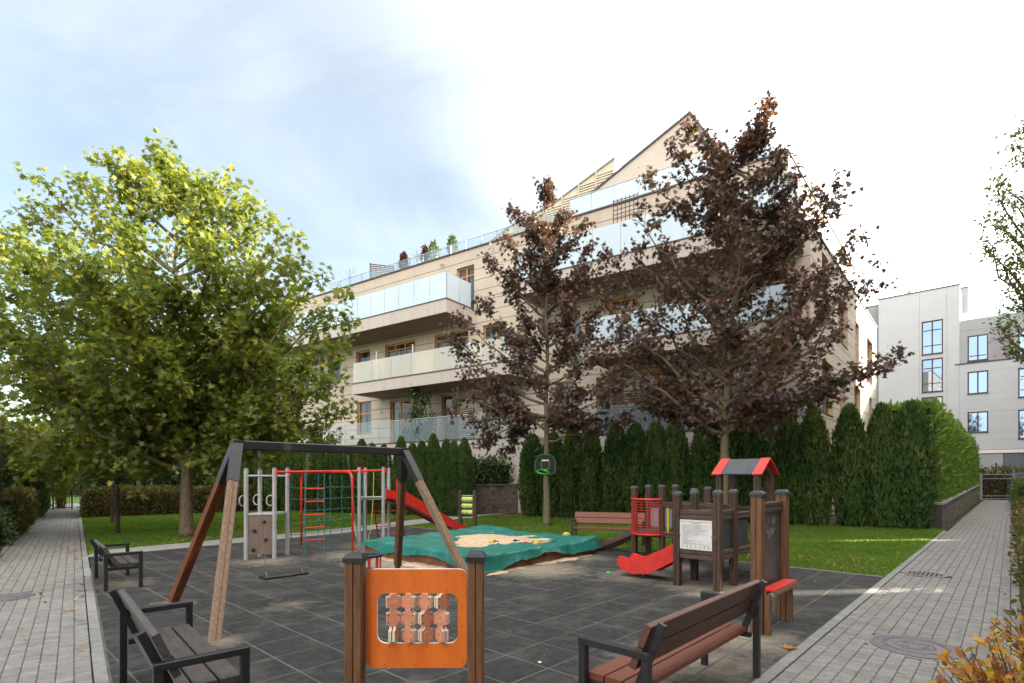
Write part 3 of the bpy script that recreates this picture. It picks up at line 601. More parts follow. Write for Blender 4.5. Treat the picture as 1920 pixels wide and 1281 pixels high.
# fallen leaves (counted by nobody)
def litter(name, label, region, n, seed, size=.07, kind='lobed', mat='litter'):
    nr = np.random.RandomState(seed); P = []
    while len(P) < n:
        x, y = region(nr); P.append((x, y, .012))
    P = np.array(P); d = nr.normal(0, 1, (n, 3)); d[:, 2] *= .15; nn = np.tile([0, 0, 1.], (n, 1)) + nr.normal(0, .25, (n, 3))
    P[:, 2] += nr.uniform(0, .02, n)
    o = scatter(name, P, d, nn, size * nr.uniform(.6, 1.3, n), kind, mat, nr); return tag(o, label, 'fallen leaves', None, 'stuff')
def reg_left(nr):
    s = nr.uniform(1.8, 9); q = 14.6 + s * .12 + abs(nr.normal(0, 1.4)); p = SQ(s, q); return p.x, p.y
litter('fallen_leaves', 'dry brown leaves scattered on the grass under the plane tree', reg_left, 230, 1)
def reg_r(nr):
    s = 10.8 + abs(nr.normal(0, 1.3)); q = 1.6 + abs(nr.normal(0, 2.6)); p = SQ(s, q); return p.x, p.y
litter('fallen_leaves', 'yellow leaves strewn over the lawn corner near the drain grate', reg_r, 420, 2, .055)
def reg_b(nr):
    q = nr.uniform(1.6, 16); s = 21.95 - (q - 1.5) * .372 + nr.normal(0, .25); p = SQ(s, q); return p.x, p.y
litter('fallen_leaves', 'band of rusty leaves along the foot of the thuja row', reg_b, 1300, 3, .06)
def reg_p(nr):
    s = nr.uniform(3, 20); q = nr.uniform(0, 1.4) if nr.rand() < .4 else abs(nr.normal(0, .08)); p = SQ(s, q); return p.x, p.y
litter('fallen_leaves', 'small yellow leaves lying along the right paver path', reg_p, 150, 6, .04, 'oval')
def reg_l(nr):
    a = nr.uniform(1, 22); p = lp(a, -.1 - (nr.uniform(0, 1.3) if nr.rand() < .4 else abs(nr.normal(0, .07)))); return p.x, p.y
litter('fallen_leaves', 'few dry leaves lying along the left paver path', reg_l, 90, 7, .06)
def reg_m(nr):
    p = SQ(nr.uniform(10.8, 19), nr.uniform(4, 15)); return p.x, p.y
litter('fallen_leaves', 'brown leaves on the grass under the purple maples', reg_m, 260, 8, .07)
def reg_c(nr):
    p = SQ(nr.uniform(3, 10), nr.uniform(2, 13)); return p.x, p.y
litter('fallen_leaves', 'tiny crumbs of leaf scattered over the rubber floor', reg_c, 70, 9, .035)
_nr = np.random.RandomState(4); p = G(1470, 1218)
tag(scatter('fallen_leaf', np.array([[p.x, p.y, .012]]), np.array([[.9, .2, .05]]), np.array([[0, .1, 1.]]), np.array([.17]), 'lobed', 'autumn', _nr), 'single big orange maple leaf on the rubber by the red-brown bench', 'leaf')
p = G(1012, 1243); tag(MB().lathe((p.x, p.y, 0), [(.012, .003), (.018, .008), (.008, .014)], 7).build('paper_scrap', 'white_core'), 'small crumpled white paper scrap on the dark rubber floor', 'litter')

# ================================================================== MAIN BUILDING
BC = Vector((11.2, 20.0, 0)); BR = math.atan2(-.5618, .8275); bx = Vector((.8275, -.5618, 0)); by = Vector((.5618, .8275, 0))
def FX(px, py, y=0.0):
    """photo pixel -> (x along facade, height) on the plane y metres behind the left facade"""
    P = BC + by * y; k = (px - 960) / 1000.0     # P.x + bx.x t = k (P.y + bx.y t)
    t = (k * P.y - P.x) / (bx.x - k * bx.y); Y = P.y + bx.y * t; return t, H + (895 - py) / 1000.0 * Y
B = thing('apartment_building', 'large beige apartment building with frosted glass balconies and a tall gable behind the maples', 'building', BC, BR)
XL = -45.0; sdir = Vector((.1137, .9935, 0))      # side wall direction in the building frame
def sp(v, x0=0.0, off=0.0): return Vector((x0, 0, 0)) + sdir * v + Vector((.9935, -.1137, 0)) * off
D = .28                                            # facade depth (cladding in front of the core)
def core(x0, v1, z0, z1, name):
    a, b = sp(D, x0, -D), sp(v1, x0, -D); p = [(XL, D), (a.x, D), (b.x, b.y), (XL, b.y)]
    MB().slab(p, lambda u, w, h: Vector((u, w, z0 + h)), z1 - z0).build(name, 'backing', B)
core(0, 18.4, 0, 11.3, 'wall'); core(-.75, 15.5, 11.3, 14.1, 'wall')
MB().slab([(XL, .0), (-.75, 0), (sp(15.5, -.75).x, 15.4), (XL, 15.4)], lambda u, w, h: Vector((u, w, 14.1 + h)), .05).build('roof_deck', 'slab', B)
MB().slab([(XL, .0), (0, 0), (sp(18.4).x, 18.3), (XL, 18.3)], lambda u, w, h: Vector((u, w, 11.3 + h)), .04).build('terrace_deck', 'slab', B)
def wband(name, x0, x1, z0, z1, y0=0.0, y1=D, mat='clad'): return piece(name, mat, B, ((x0 + x1) / 2, (y0 + y1) / 2, (z0 + z1) / 2), (x1 - x0, y1 - y0, z1 - z0))
def mkwin(parent, x0, x1, z0, z1, y, cols, rows, mat='win_wood', pane='pane', fr=.075, curtain=True, P=None, R_=None, name='window', seed=0):
    """window in plane y; cols/rows = inner bar fractions. P(x,y,z) maps to the parent frame"""
    P = P or (lambda x, yy, z: Vector((x, yy, z))); mb = MB()
    def bx_(xa, xb, za, zb, ya, yb):
        vs = [P(x, yy, z) for z in (za, zb) for x, yy in ((xa, ya), (xb, ya), (xb, yb), (xa, yb))]
        mb.add(vs, [(3, 2, 1, 0), (4, 5, 6, 7), (0, 1, 5, 4), (1, 2, 6, 5), (2, 3, 7, 6), (3, 0, 4, 7)])
    bx_(x0, x0 + fr, z0, z1, y - .04, y + .05); bx_(x1 - fr, x1, z0, z1, y - .04, y + .05)
    bx_(x0 + fr, x1 - fr, z1 - fr, z1, y - .04, y + .05); bx_(x0 + fr, x1 - fr, z0, z0 + fr, y - .04, y + .05)
    for c_ in cols: xx = x0 + (x1 - x0) * c_; bx_(xx - fr * .55, xx + fr * .55, z0 + fr, z1 - fr, y - .038, y + .048)
    for r_ in rows:
        zz = z0 + (z1 - z0) * r_; xs = [x0 + fr] + [x0 + (x1 - x0) * c_ for c_ in cols] + [x1 - fr]
        for a, b in zip(xs[:-1], xs[1:]): bx_(a + fr * .56, b - fr * .56, zz - fr * .4, zz + fr * .4, y - .036, y + .046)
    w = mb.build(name, mat, parent)
    mb = MB(); mb.add([P(x0, y, z0), P(x1, y, z0), P(x1, y, z1), P(x0, y, z1)], [(0, 1, 2, 3)]); mb.build('pane', pane, w)
    mb = MB(); mb.add([P(x0 - .05, y + .07, z0), P(x1 + .05, y + .07, z0), P(x1 + .05, y + .07, z1), P(x0 - .05, y + .07, z1)], [(0, 1, 2, 3)]); mb.build('room', 'room', w)
    if curtain:
        rg = random.Random(seed); wd = (x1 - x0); zt = z1 - fr
        for side in (0, 1):
            l = wd * rg.uniform(.18, .38); a = x0 + fr if side == 0 else x1 - fr - l; n = 12; mb = MB()
            pts = [(a + l * i / n, y + .058 + .006 * math.sin(i * 2.2)) for i in range(n + 1)]
            mb.add([P(px_, py_, z0 + fr) for px_, py_ in pts] + [P(px_, py_, zt) for px_, py_ in pts], [(i, i + 1, n + 2 + i, n + 1 + i) for i in range(n)]); mb.build('curtain', 'curtain', w)
    return w
F1, F2, F3 = 3.56, 7.13, 10.75
# openings on the left facade: (x0, x1, z0, z1, cols, rows)
def op(pxa, pxb, z0, z1, cols, rows): a, b = FX(pxa, 700)[0], FX(pxb, 700)[0]; return [a, b, z0, z1, cols, rows]
OPN = [op(614, 638.5, 7.93, 9.93, [], [.62]), op(668, 694, F2 + .05, 9.75, [], [.7]), op(722, 778, F2, 9.8, [.30, .62], [.86]), op(815, 878, F2, 9.8, [.5], [.86]), op(905, 950, F2, 9.8, [.5], []),
       op(560, 580, F2 + .1, 9.93, [], [.62]),
       op(669.5, 696, 4.45, 6.5, [], [.62]), op(731.5, 771, F1, 6.3, [.42], [.86]), op(828, 863, F1, 6.3, [.5], [.72]), op(905, 940, F1 + .6, 6.3, [.5], [.8]), op(1040, 1075, F1, 6.3, [.5], [.8]), op(1118, 1170, F1, 6.3, [.5], [.86]), op(1200, 1290, F1, 6.3, [.33, .66], [.86]), op(1370, 1420, F1, 6.3, [.5], [.86]),
       op(1058, 1088, F2, 9.8, [.5], [.86]), op(1142, 1196, F2, 9.8, [.36, .74], [.8]), op(1240, 1300, F2, 9.8, [.5], [.8]), op(1355, 1400, F2, 9.8, [.5], [.8]), op(1440, 1478, F2, 9.8, [], [.8]),
       op(856, 889, F3, 13.25, [.5], [.8]), op(640, 690, F3, 13.2, [.5], [.8]), op(735, 790, F3, 13.2, [.33, .66], [.8]), op(1012, 1050, F3, 13.2, [.5], [.8]), op(1112, 1150, F3, 13.2, [.5], [.8]), op(1222, 1262, F3, 13.2, [.5], [.8]), op(1330, 1380, F3, 13.2, [.5], [.8]), op(1455, 1476, F3, 13.2, [], [])]
x = FX(560, 700)[0] - 3
while x > XL + 3:
    for z0, z1 in ((4.45, 6.5), (7.93, 9.93), (11.5, 13.2)): OPN.append([x - 1.1, x, z0, z1, [], [.62]])
    x -= 4.2
CH = 14.1 / 24
def clad(openings, xa, xb, z_lo, z_hi, place, seglen=7.4):
    """courses of board cladding with open joints, cut round the openings"""
    n0, n1 = int(round(z_lo / CH)), int(round(z_hi / CH)); rg = random.Random(9)
    for k in range(n0, n1):
        za, zb = k * CH + .014, (k + 1) * CH - .014
        cuts = sorted({za, zb} | {z for o_ in openings for z in (o_[2], o_[3]) if za + .03 < z < zb - .03})
        for c0, c1 in zip(cuts[:-1], cuts[1:]):
            zm = (c0 + c1) / 2; blk = sorted((o_[0], o_[1]) for o_ in openings if o_[2] < zm < o_[3]); xs = xa; segs = []
            for a, b in blk:
                if a > xs: segs.append((xs, min(a, xb)))
                xs = max(xs, b)
            if xs < xb: segs.append((xs, xb))
            for a, b in segs:
                if b - a > .05: place(a, b, c0, c1)
clad([[a, b, c_, d, 0, 0] for a, b, c_, d, _, _ in OPN], XL, -.75, 11.16, 14.1, lambda a, b, c0, c1: wband('cladding_panel', a, b, c0, c1))
clad([[a, b, c_, d, 0, 0] for a, b, c_, d, _, _ in OPN], XL, -.004, 0, 11.16, lambda a, b, c0, c1: wband('cladding_panel', a, b, c0, c1))
for k, (x0, x1, z0, z1, cc, rr) in enumerate(OPN):
    w = mkwin(B, x0 + .004, x1 - .004, z0 + .004, z1 - .004, .19, cc, rr, seed=k)
    piece('sill', 'coping', B, ((x0 + x1) / 2, .08, z0 - .012), (x1 - x0 + .06, .24, .03))
piece('parapet_coping', 'coping', B, ((XL - .75) / 2, .10, 14.14), (-.75 - XL + .06, .34, .07))
# side wall: its own frame, x' along the wall
SR = math.atan2(.9935, .1137)
def side_piece(name, mat, v0, v1, z0, z1, o0=-D, o1=0.0, x0=0.0):
    c_ = sp((v0 + v1) / 2, x0, (o0 + o1) / 2); return piece(name, mat, B, (c_.x, c_.y, (z0 + z1) / 2), (v1 - v0, o1 - o0, z1 - z0), SR)
def SX(px, py, x0=0.0):
    P = BC + bx * x0; d = Vector((.652, .758, 0)); k = (px - 960) / 1000.0; t = (k * P.y - P.x) / (d.x - k * d.y); Y = P.y + d.y * t
    return t, H + (895 - py) / 1000.0 * Y
def sop(pxa, pxb, pym, z0, z1, x0=0.0): return [SX(pxa, pym, x0)[0], SX(pxb, pym, x0)[0], z0, z1, [], [.6]]
SOPL = [sop(1541, 1562, 700, 4.3, 6.5), sop(1575.5, 1584.5, 700, F1, 6.4), sop(1601.5, 1614, 700, F1, 6.4), sop(1629.7, 1635, 700, F1, 6.4),
        sop(1542, 1553, 590, 7.9, 9.9), sop(1571.5, 1589.5, 590, 7.9, 9.9), sop(1604, 1611, 590, 7.2, 9.8), sop(1625.5, 1636, 590, 7.2, 9.8), sop(1541, 1554, 510, 9.95, 10.8)]
SOPL = [o_ for o_ in SOPL if o_[1] > o_[0]]
clad(SOPL, .004, 18.4, 0, 11.16, lambda a, b, c0, c1: side_piece('cladding_panel', 'clad', a, b, c0, c1))
SOPU = [[1.0, 1.9, 11.4, 13.2, [], []], [7.5, 8.6, 11.5, 13.2, [], []]]
clad(SOPU, .004, 15.5, 11.35, 14.1, lambda a, b, c0, c1: side_piece('cladding_panel', 'clad', a, b, c0, c1, x0=-.75))
Ps = lambda x0: (lambda v, o_, z: (lambda q: Vector((q.x, q.y, z)))(sp(v, x0, -o_)))
for k, (a, b, z0, z1, cc, rr) in enumerate(SOPL): mkwin(B, a + .004, b - .004, z0, z1, .20, cc, rr, P=Ps(0), seed=50 + k); side_piece('sill', 'coping', a - .03, b + .03, z0 - .03, z0, -.2, .03)
for k, (a, b, z0, z1, cc, rr) in enumerate(SOPU): mkwin(B, a, b, z0, z1, .20, cc, rr, P=Ps(-.75), seed=70 + k)
side_piece('parapet_coping', 'coping', -.03, 18.43, 11.17, 11.24, -D, .05)
side_piece('parapet_coping', 'coping', -.03, 15.53, 14.105, 14.175, -D, .05, x0=-.75)
# ---- glass rails
def rail(p0, p1, z0, h, n, glass, posts=True, gap=.03, cap=False, pr=.02, out=None, parent=None):
    p0, p1 = Vector(p0), Vector(p1); d = p1 - p0; ln = d.length; d.normalize(); rz = math.atan2(d.y, d.x); nd = Vector((-d.y, d.x, 0))
    for k in range(n):
        c_ = p0 + d * (ln * (k + .5) / n); piece('glass_panel', glass, parent or B, (c_.x, c_.y, z0 + h / 2 + .05), (ln / n - gap, .014, h), rz)
    if posts:
        for k in range(n + 1):
            c_ = p0 + d * (ln * k / n) + nd * .03; piece('rail_post', 'steel', parent or B, (c_.x, c_.y, z0 + (h + .1) / 2), (pr * 1.6, pr * 1.3, h + .1), rz)
    if cap: c_ = (p0 + p1) / 2; piece('hand_rail', 'steel', parent or B, (c_.x, c_.y, z0 + h + .09), (ln, .04, .03), rz)
def balcony(x0, x1, z, zt, pr, gh, n, glass, glass_side, ns=2, rim=True):
    piece('balcony_slab', 'slab', B, ((x0 + x1) / 2, -pr / 2, (z + zt) / 2), (x1 - x0, pr, zt - z))
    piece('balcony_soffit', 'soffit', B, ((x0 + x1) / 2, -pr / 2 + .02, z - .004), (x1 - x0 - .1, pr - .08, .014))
    piece('balcony_coping', 'coping', B, ((x0 + x1) / 2, -pr + .10, zt + .02), (x1 - x0 + .06, .26, .05))
    for xx in (x0 + .10, x1 - .10): piece('balcony_coping', 'coping', B, (xx, -pr / 2 + .12, zt + .021), (.26, pr - .26, .05))
    rail((x0 + .06, -pr + .07, 0), (x1 - .06, -pr + .07, 0), zt + .03, gh, n, glass)
    for xx in (x0 + .07, x1 - .07): rail((xx, -pr + .12, 0), (xx, -.05, 0), zt + .03, gh, ns, glass_side)
pr = 2.16
balcony(FX(500, 600, -pr)[0], FX(836.7, 560, -pr)[0], 10.12, 10.8, pr, 1.32, 14, 'frost', 'frost')
balcony(FX(659.7, 720, -pr)[0], FX(955, 690, -pr)[0], 6.52, 7.12, pr, 1.15, 7, 'frost_warm', 'clear')
balcony(FX(966, 525, -pr)[0], FX(1495, 400, -pr)[0], 10.12, 10.8, pr, 1.32, 9, 'frost', 'clear')
balcony(FX(1100, 665, -pr)[0], FX(1490, 620, -pr)[0], 6.62, 7.18, pr, 1.15, 7, 'frost', 'clear')
for pxx in (706, 774): a = FX(pxx, 650, -1.2)[0]; piece('divider_post', 'white_core', B, (a, -1.2, 8.15), (.06, .06, 1.9))
# raised garden terrace on the ground floor
xa = FX(560, 835, -pr)[0]; xb = FX(1500, 780, -pr)[0]
xm_ = FX(1004, 780, -pr)[0]; tp2 = 1.0
piece('terrace_wall', 'slab', B, ((xa + xm_) / 2, -pr / 2 - .02, 1.75), (xm_ - xa, pr, 3.5)); piece('terrace_wall', 'slab', B, ((xb + xm_) / 2, -tp2 / 2 - .02, 1.75), (xb - xm_, tp2, 3.5))
piece('balcony_coping', 'coping', B, ((xa + xm_) / 2, -pr + .08, 3.53), (xm_ - xa + .06, .26, .05)); piece('balcony_coping', 'coping', B, ((xm_ + xb) / 2 + .06, -tp2 + .08, 3.531), (xb - xm_, .26, .05))
rail((xa, -pr + .07, 0), (FX(1000, 780, -pr)[0], -pr + .07, 0), 3.54, 1.15, 12, 'clear', cap=True)
rail((xm_ + .1, -tp2 + .07, 0), (xb - .05, -tp2 + .07, 0), 3.54, 1.15, 9, 'clear', cap=True)
rail((xb - .06, -tp2 + .07, 0), (xb - .06, -.05, 0), 3.54, 1.15, 2, 'clear', cap=True)
# roof terrace rail
xr = [FX(610, 520)[0], FX(1260, 330)[0]]
rail((xr[0], .35, 0), (FX(1060, 330)[0], .35, 0), 14.15, .62, 17, 'clear', cap=True, pr=.03)
rail((FX(1062, 330)[0], .35, 0), (FX(1460, 330)[0], .35, 0), 14.15, 1.0, 8, 'frost', cap=True)
rail((-.75, .5, 0), (-.75 + .1137 * 8, 8, 0), 11.3 + 2.83, .5, 4, 'clear', cap=True)
# side terrace glass on the step
for k in range(9):
    c_ = sp(1.3 + 1.55 * k, 0, -.16); piece('glass_panel', 'frost', B, (c_.x, c_.y, 11.72), (1.5, .014, .85), SR)
# attic gable: asymmetric roof facing the courtyard
gy = 3.0
pk = FX(1293, 214, gy); lf = FX(1063, 402, gy); rt = FX(1384, 330, gy)
sl_ = (pk[1] - lf[1]) / (pk[0] - lf[0]); xl0 = pk[0] - (pk[1] - 14.1) / sl_; srt = (pk[1] - rt[1]) / (rt[0] - pk[0]); xr0 = pk[0] + (pk[1] - 14.1) / srt
gp = [(xl0, 14.1), (xr0, 14.1), pk]
MB().slab(gp, lambda u, w, h: Vector((u, gy + h, w)), 9.0).build('attic_wall', 'render_beige', B)
for (a, b) in ((gp[0], gp[2]), (gp[2], gp[1])):
    d = Vector((b[0] - a[0], 0, b[1] - a[1])); nn = Vector((-d.z, 0, d.x)).normalized(); mb = MB(); A0, B0 = Vector((a[0], gy - .08, a[1])) - d.normalized() * .1, Vector((b[0], gy - .08, b[1])) + d.normalized() * (.02)
    vs = [A0 + nn * .0, B0 + nn * .0, B0 + nn * .09, A0 + nn * .09]; vs += [v + Vector((0, 9.3, 0)) for v in vs]
    mb.add(vs, [(0, 1, 2, 3), (7, 6, 5, 4), (0, 4, 5, 1), (1, 5, 6, 2), (2, 6, 7, 3), (3, 7, 4, 0)]); mb.build('roof', 'coping', B)
wx = FX(1200, 400, gy)[0]; wx2 = FX(1238, 400, gy)[0]
mkwin(B, wx, wx2, 14.3, 16.4, gy - .06, [.5], [], mat='coping', pane='pane', seed=91)
# louvred plant enclosure behind
ly = 8.0; q1_ = FX(1152, 296, ly); q2_ = FX(1033, 385, ly); q3_ = FX(952, 427, ly)
mb = MB(); o5 = [(q3_[0] - 3, 14.1), (q1_[0], 14.1), (q1_[0], q1_[1]), (q2_[0], q2_[1]), (q3_[0], q3_[1]), (q3_[0] - 3, q3_[1] - 1.2)]
mb.slab(o5, lambda u, w, h: Vector((u, ly + .06 + h, w)), 4.0).build('plant_room', 'louvre', B)
def ztop(x):
    pts = [(q3_[0] - 3, q3_[1] - 1.2), q3_, q2_, q1_]
    for a, b in zip(pts[:-1], pts[1:]):
        if a[0] <= x <= b[0]: return a[1] + (b[1] - a[1]) * (x - a[0]) / (b[0] - a[0])
    return pts[-1][1]
xx = q3_[0] - 3; st = (q1_[0] - xx) / 9
for k in range(9):
    xm = xx + st * (k + .5); zt_ = min(ztop(xx + st * k + .01), ztop(xx + st * (k + 1) - .01)); mb = MB(); z = 14.3
    while z < zt_ - .12: mb.box((xm, ly, z), (st - .1, .05, .09)); z += .16
    mb.build('louvre_panel', 'louvre', B); piece('louvre_post', 'slab', B, (xx + st * k, ly - .02, (14.1 + ztop(xx + st * k + .001)) / 2), (.09, .08, ztop(xx + st * k + .001) - 14.1))
mb = MB(); mb.slab([(q3_[0] - 3.05, q3_[1] - 1.2), q3_, q2_, (q1_[0] + .05, q1_[1]), (q1_[0] + .05, q1_[1] + .07), (q2_[0], q2_[1] + .07), (q3_[0], q3_[1] + .07), (q3_[0] - 3.05, q3_[1] - 1.13)], lambda u, w, h: Vector((u, ly - .05 + h, w)), .14).build('louvre_cap', 'steel', B)
# ---- loose things on the building
def local(o): o.parent = None; return o
def bw(x, y, z=0): p = BC + bx * x + by * y; return Vector((p.x, p.y, z))
def potted(name, label, px, y, z, h, mat, kind, r, seed, cat='potted plant'):
    x = FX(px, 470, y)[0]; t = thing(name, label, cat, bw(x, y, z), BR); MB().lathe((0, 0, 0), [(.15, 0), (.21, .42), (.23, .45), (.2, .45)], 12).build('pot', 'pot', t)
    P, Nn = cone_samples(500, h, lambda u: r * (1 - u) ** .7 * (0.5 + 1.2 * np.minimum(u, .35)) + .03, seed); P[:, 2] += .42
    f = shell(P, Nn, 500, mat, .14, seed, kind=kind, parent=t); f['kind'] = 'stuff'; return t
potted('potted_conifer', 'red-leaved cone shrub in a pot, leftmost on the roof terrace', 757, .8, 14.15, .95, 'red_leaf', 'oval', .33, 1)
potted('potted_shrub', 'slim reddish shrub in a pot on the roof terrace beside the two green conifers', 797, .8, 14.15, .9, 'red_leaf', 'oval', .2, 2)
potted('potted_conifer', 'broad dark green conifer in a pot on the roof terrace', 813, .8, 14.15, 1.05, 'thuja', 'spray', .4, 3)
potted('potted_conifer', 'small dark green conifer in a pot, rightmost on the roof terrace', 848, .8, 14.15, 1.0, 'thuja', 'spray', .34, 4)
tree('dry_plant', 'wispy pale dry plant between the red shrubs on the roof terrace', bw(FX(782, 480, .8)[0], .8, 14.15), bw(FX(782, 480, .8)[0], .8, 15.5), [bw(FX(782 + d, 480, .8)[0], .8, 15.3) for d in (-6, 0, 5)], .012, 'small_leaf', .07, 70, 'bark_grey', 31, twig=.3, cat='plant', kind='oval', sub=3)
tree('dry_plant', 'tall wispy plant at the left end of the roof terrace', bw(FX(655, 540, .8)[0], .8, 14.15), bw(FX(655, 540, .8)[0], .8, 15.9), [bw(FX(655 + d, 480, .8)[0], .8, 15.7) for d in (-8, 0, 8)], .012, 'small_leaf', .06, 60, 'bark_grey', 32, twig=.4, cat='plant', kind='oval', sub=3)
x0_, x1_ = FX(694, 500, .6)[0], FX(726, 500, .6)[0]
t = thing('privacy_screen', 'brown slatted privacy screen on the roof terrace, left of the potted shrubs', 'screen', bw(x0_, .6, 14.15), BR + .9)
for xx in (0, 1.5): piece('post', 'slat_brown', t, (xx, 0, .7), (.06, .06, 1.4))
for k in range(11): piece('slat', 'slat_brown', t, (.75, 0, .12 + .12 * k), (1.44, .02, .07))
def slat_screen(px0, px1, y, z, h, label, n, parentrot=0.0):
    a, b = FX(px0, 780, y)[0], FX(px1, 780, y)[0]; t = thing('slat_screen', label, 'screen', bw(a, y, z), BR); L_ = b - a
    for xx in np.linspace(0, L_, max(2, int(L_ / 1.2) + 1)): piece('post', 'slat_brown', t, (xx, .03, h / 2), (.05, .05, h))
    for k in range(n): piece('slat', 'slat_brown', t, (L_ / 2, 0, .1 + (h - .15) * k / (n - 1)), (L_, .018, h / n * .62))
slat_screen(748, 772, -1.7, 3.55, 1.7, 'pale slatted screen beside the leafy shrub on the ground floor terrace', 16)
slat_screen(838, 888, -1.8, 3.55, 1.6, 'brown slatted screen on the ground floor terrace left of the smaller maple', 14)
slat_screen(1140, 1300, -.8, 3.55, 1.9, 'wide brown slatted screen on the ground floor terrace between the maples', 16)
slat_screen(676, 712, -.6, 7.15, 1.3, 'low brown slatted screen on the second floor balcony', 10)
a = FX(1150, 390, -1.9)[0]; t = thing('trellis', 'dark lattice trellis standing on the top floor balcony between the maples', 'trellis', bw(a, -1.9, 10.85), BR)
for k in range(7): piece('lath', 'slat_brown', t, (k * .18, 0, 1.25), (.03, .02, 2.4))
for k in range(13): piece('lath', 'slat_brown', t, (.54, .012, .1 + k * .19), (1.1, .02, .03))
p = FX(785, 830, -1.6); tree('terrace_tree', 'small glossy green tree growing on the ground floor terrace', bw(p[0], -1.5, 3.5), bw(p[0], -1.5, 7.0), [bw(p[0] + d, -1.5 + e, z) for d, e, z in ((-.6, 0, 4.6), (.7, .2, 5.0), (.5, -.4, 4.3), (-.5, .3, 5.5), (.45, 0, 6.0), (-.2, -.3, 6.5), (.6, .3, 4.6), (-.65, -.2, 4.2), (0, -.5, 5.2))], .05, 'laurel', .16, 2600, 'bark_grey', 41, twig=.5, cat='tree', kind='oval', sub=7, low=.05, up=.2)
t = thing('wall_lamp', 'small white round lamp on the beige wall beside the ground floor window', 'lamp', bw(FX(714.5, 774)[0], -.02, FX(714.5, 774)[1]), BR)
MB().lathe((0, 0, -.08), [(.05, 0), (.09, .03), (.09, .12), (.05, .16)], 12).build('lamp_globe', 'pipe', t)
t = thing('security_camera', 'small camera on the wall under the roof terrace edge', 'camera', bw(FX(831, 497)[0], -.1, FX(831, 497)[1]), BR)
MB().tube([(-.12, 0, 0), (.1, -.08, -.03)], .045, 10).build('housing', 'steel', t); MB().tube([(.05, 0, 0), (.05, .1, .02)], .02).build('bracket', 'steel', t)
# terrace chairs seen through the frosted glass
for i, px in enumerate((765, 789)):
    t = thing('terrace_chair', ('left' if i == 0 else 'right') + ' of two pale garden chairs behind the frosted glass of the top left balcony', 'chair', bw(FX(px, 550, -1.6)[0], -1.5, 10.83), BR)
    MB().box((0, 0, .42), (.5, .5, .05)).build('seat', 'pipe', t); MB().box((0, .25, .7), (.5, .04, .45)).build('backrest', 'pipe', t)
    for a, b in ((-.22, -.22), (.22, -.22), (.22, .22), (-.22, .22)): piece('leg', 'pipe', t, (a, b, .2), (.04, .04, .4))

# ================================================================== WHITE BUILDING
WR = math.atan2(-.684, .729); WP = Vector((36.2, 46.0, 0)) + Vector((1.065, -1, 0)) * -2.62
Wb = thing('apartment_building', 'white apartment building with blue reflecting windows behind the end of the right path', 'building', WP, WR)
wd = Vector((.729, -.684, 0)); wi = Vector((.684, .729, 0))
def WX(px, py, y=0.0):
    P = WP + wi * y; k = (px - 960) / 1000.0; t = (k * P.y - P.x) / (wd.x - k * wd.y); Y = P.y + wd.y * t; return t, H + (895 - py) / 1000.0 * Y
def wbox(name, mat, x0, x1, z0, z1, y0, y1): return piece(name, mat, Wb, ((x0 + x1) / 2, (y0 + y1) / 2, (z0 + z1) / 2), (x1 - x0, y1 - y0, z1 - z0))
xe = WX(1799.5, 600)[0]; XR = 34.0
def wcol(pa, pb): return WX(pa, 700)[0], WX(pb, 700)[0]
cA, cB, cC = wcol(1728, 1768), wcol(1814, 1853), wcol(1909, 1948)
zz = lambda px, py: WX(px, py)[1]
WOP = []
for (ya, yb) in ((601, 664), (672.5, 735), (744, 806)): WOP.append([cA[0], cA[1], zz(1748, yb), zz(1748, ya), 'A'])
for (ya, yb) in ((696, 738), (772, 811)): WOP.append([cB[0], cB[1], zz(1833, yb), zz(1833, ya), 'B'])
zB, zA = zz(1833, 676), zz(1833, 628)
for (ya, yb) in ((690, 745), (768, 823)): WOP.append([cC[0], cC[1], zz(1920, yb), zz(1920, ya), 'C'])
for k in range(1, 6):
    for z0, z1 in ((WOP[3][2], WOP[3][3]), (WOP[4][2], WOP[4][3])): WOP.append([cC[0] + 4.3 * k, cC[1] + 4.3 * k, z0, z1, 'B'])
zroof = 17.8; zledge = zz(1850, 679); zpar = 14.75; zb = 3.9
def wfill(x0, x1, z0, z1, mat, y0, y1, ops):
    zs = sorted({z0, z1} | {z for o_ in ops for z in (o_[2], o_[3]) if z0 < z < z1 and o_[1] > x0 and o_[0] < x1})
    for a, b in zip(zs[:-1], zs[1:]):
        zm = (a + b) / 2; xs = x0
        for o_ in sorted(o2 for o2 in ops if o2[2] < zm < o2[3] and o2[1] > x0 and o2[0] < x1):
            if o_[0] > xs: wbox('wall_panel', mat, xs, o_[0], a + .006, b - .006 if b in (z1,) else b, y0, y1)
            xs = o_[1]
        if xs < x1: wbox('wall_panel', mat, xs, x1, a + .006, b, y0, y1)
MB().box(((xe) / 2, 7.2, 17.7 / 2), (xe - .02, 14, 17.7)).build('wall', 'grey_wall', Wb)
MB().box(((xe + XR) / 2, 7.2, 14.6 / 2), (XR - xe, 13.9, 14.6)).build('wall', 'grey_wall', Wb)
joints = [zb, 6.9, 10.3, 11.1, 13.9, zroof]
for a, b in zip(joints[:-1], joints[1:]):
    for xa_, xb_ in ((0, cA[0] - .15), (cA[0] - .15, cA[1] + .25), (cA[1] + .25, xe)): wfill(xa_ + .006, xb_ - .006, a, b, 'white_wall', 0, .2, WOP)
wfill(xe + .004, XR, zb, 7.4, 'white_wall', 0, .2, WOP); wfill(xe + .004, XR, 7.4, zledge, 'white_wall', 0, .2, WOP)
RO = [[cB[0], cB[1], zB, zA, 'R']] + [[cC[0] + 4.3 * k, cC[1] + 4.3 * k, zB, zA, 'R'] for k in range(0, 6)]
xm1 = cB[1] + .1; xm2 = cC[0] - .3
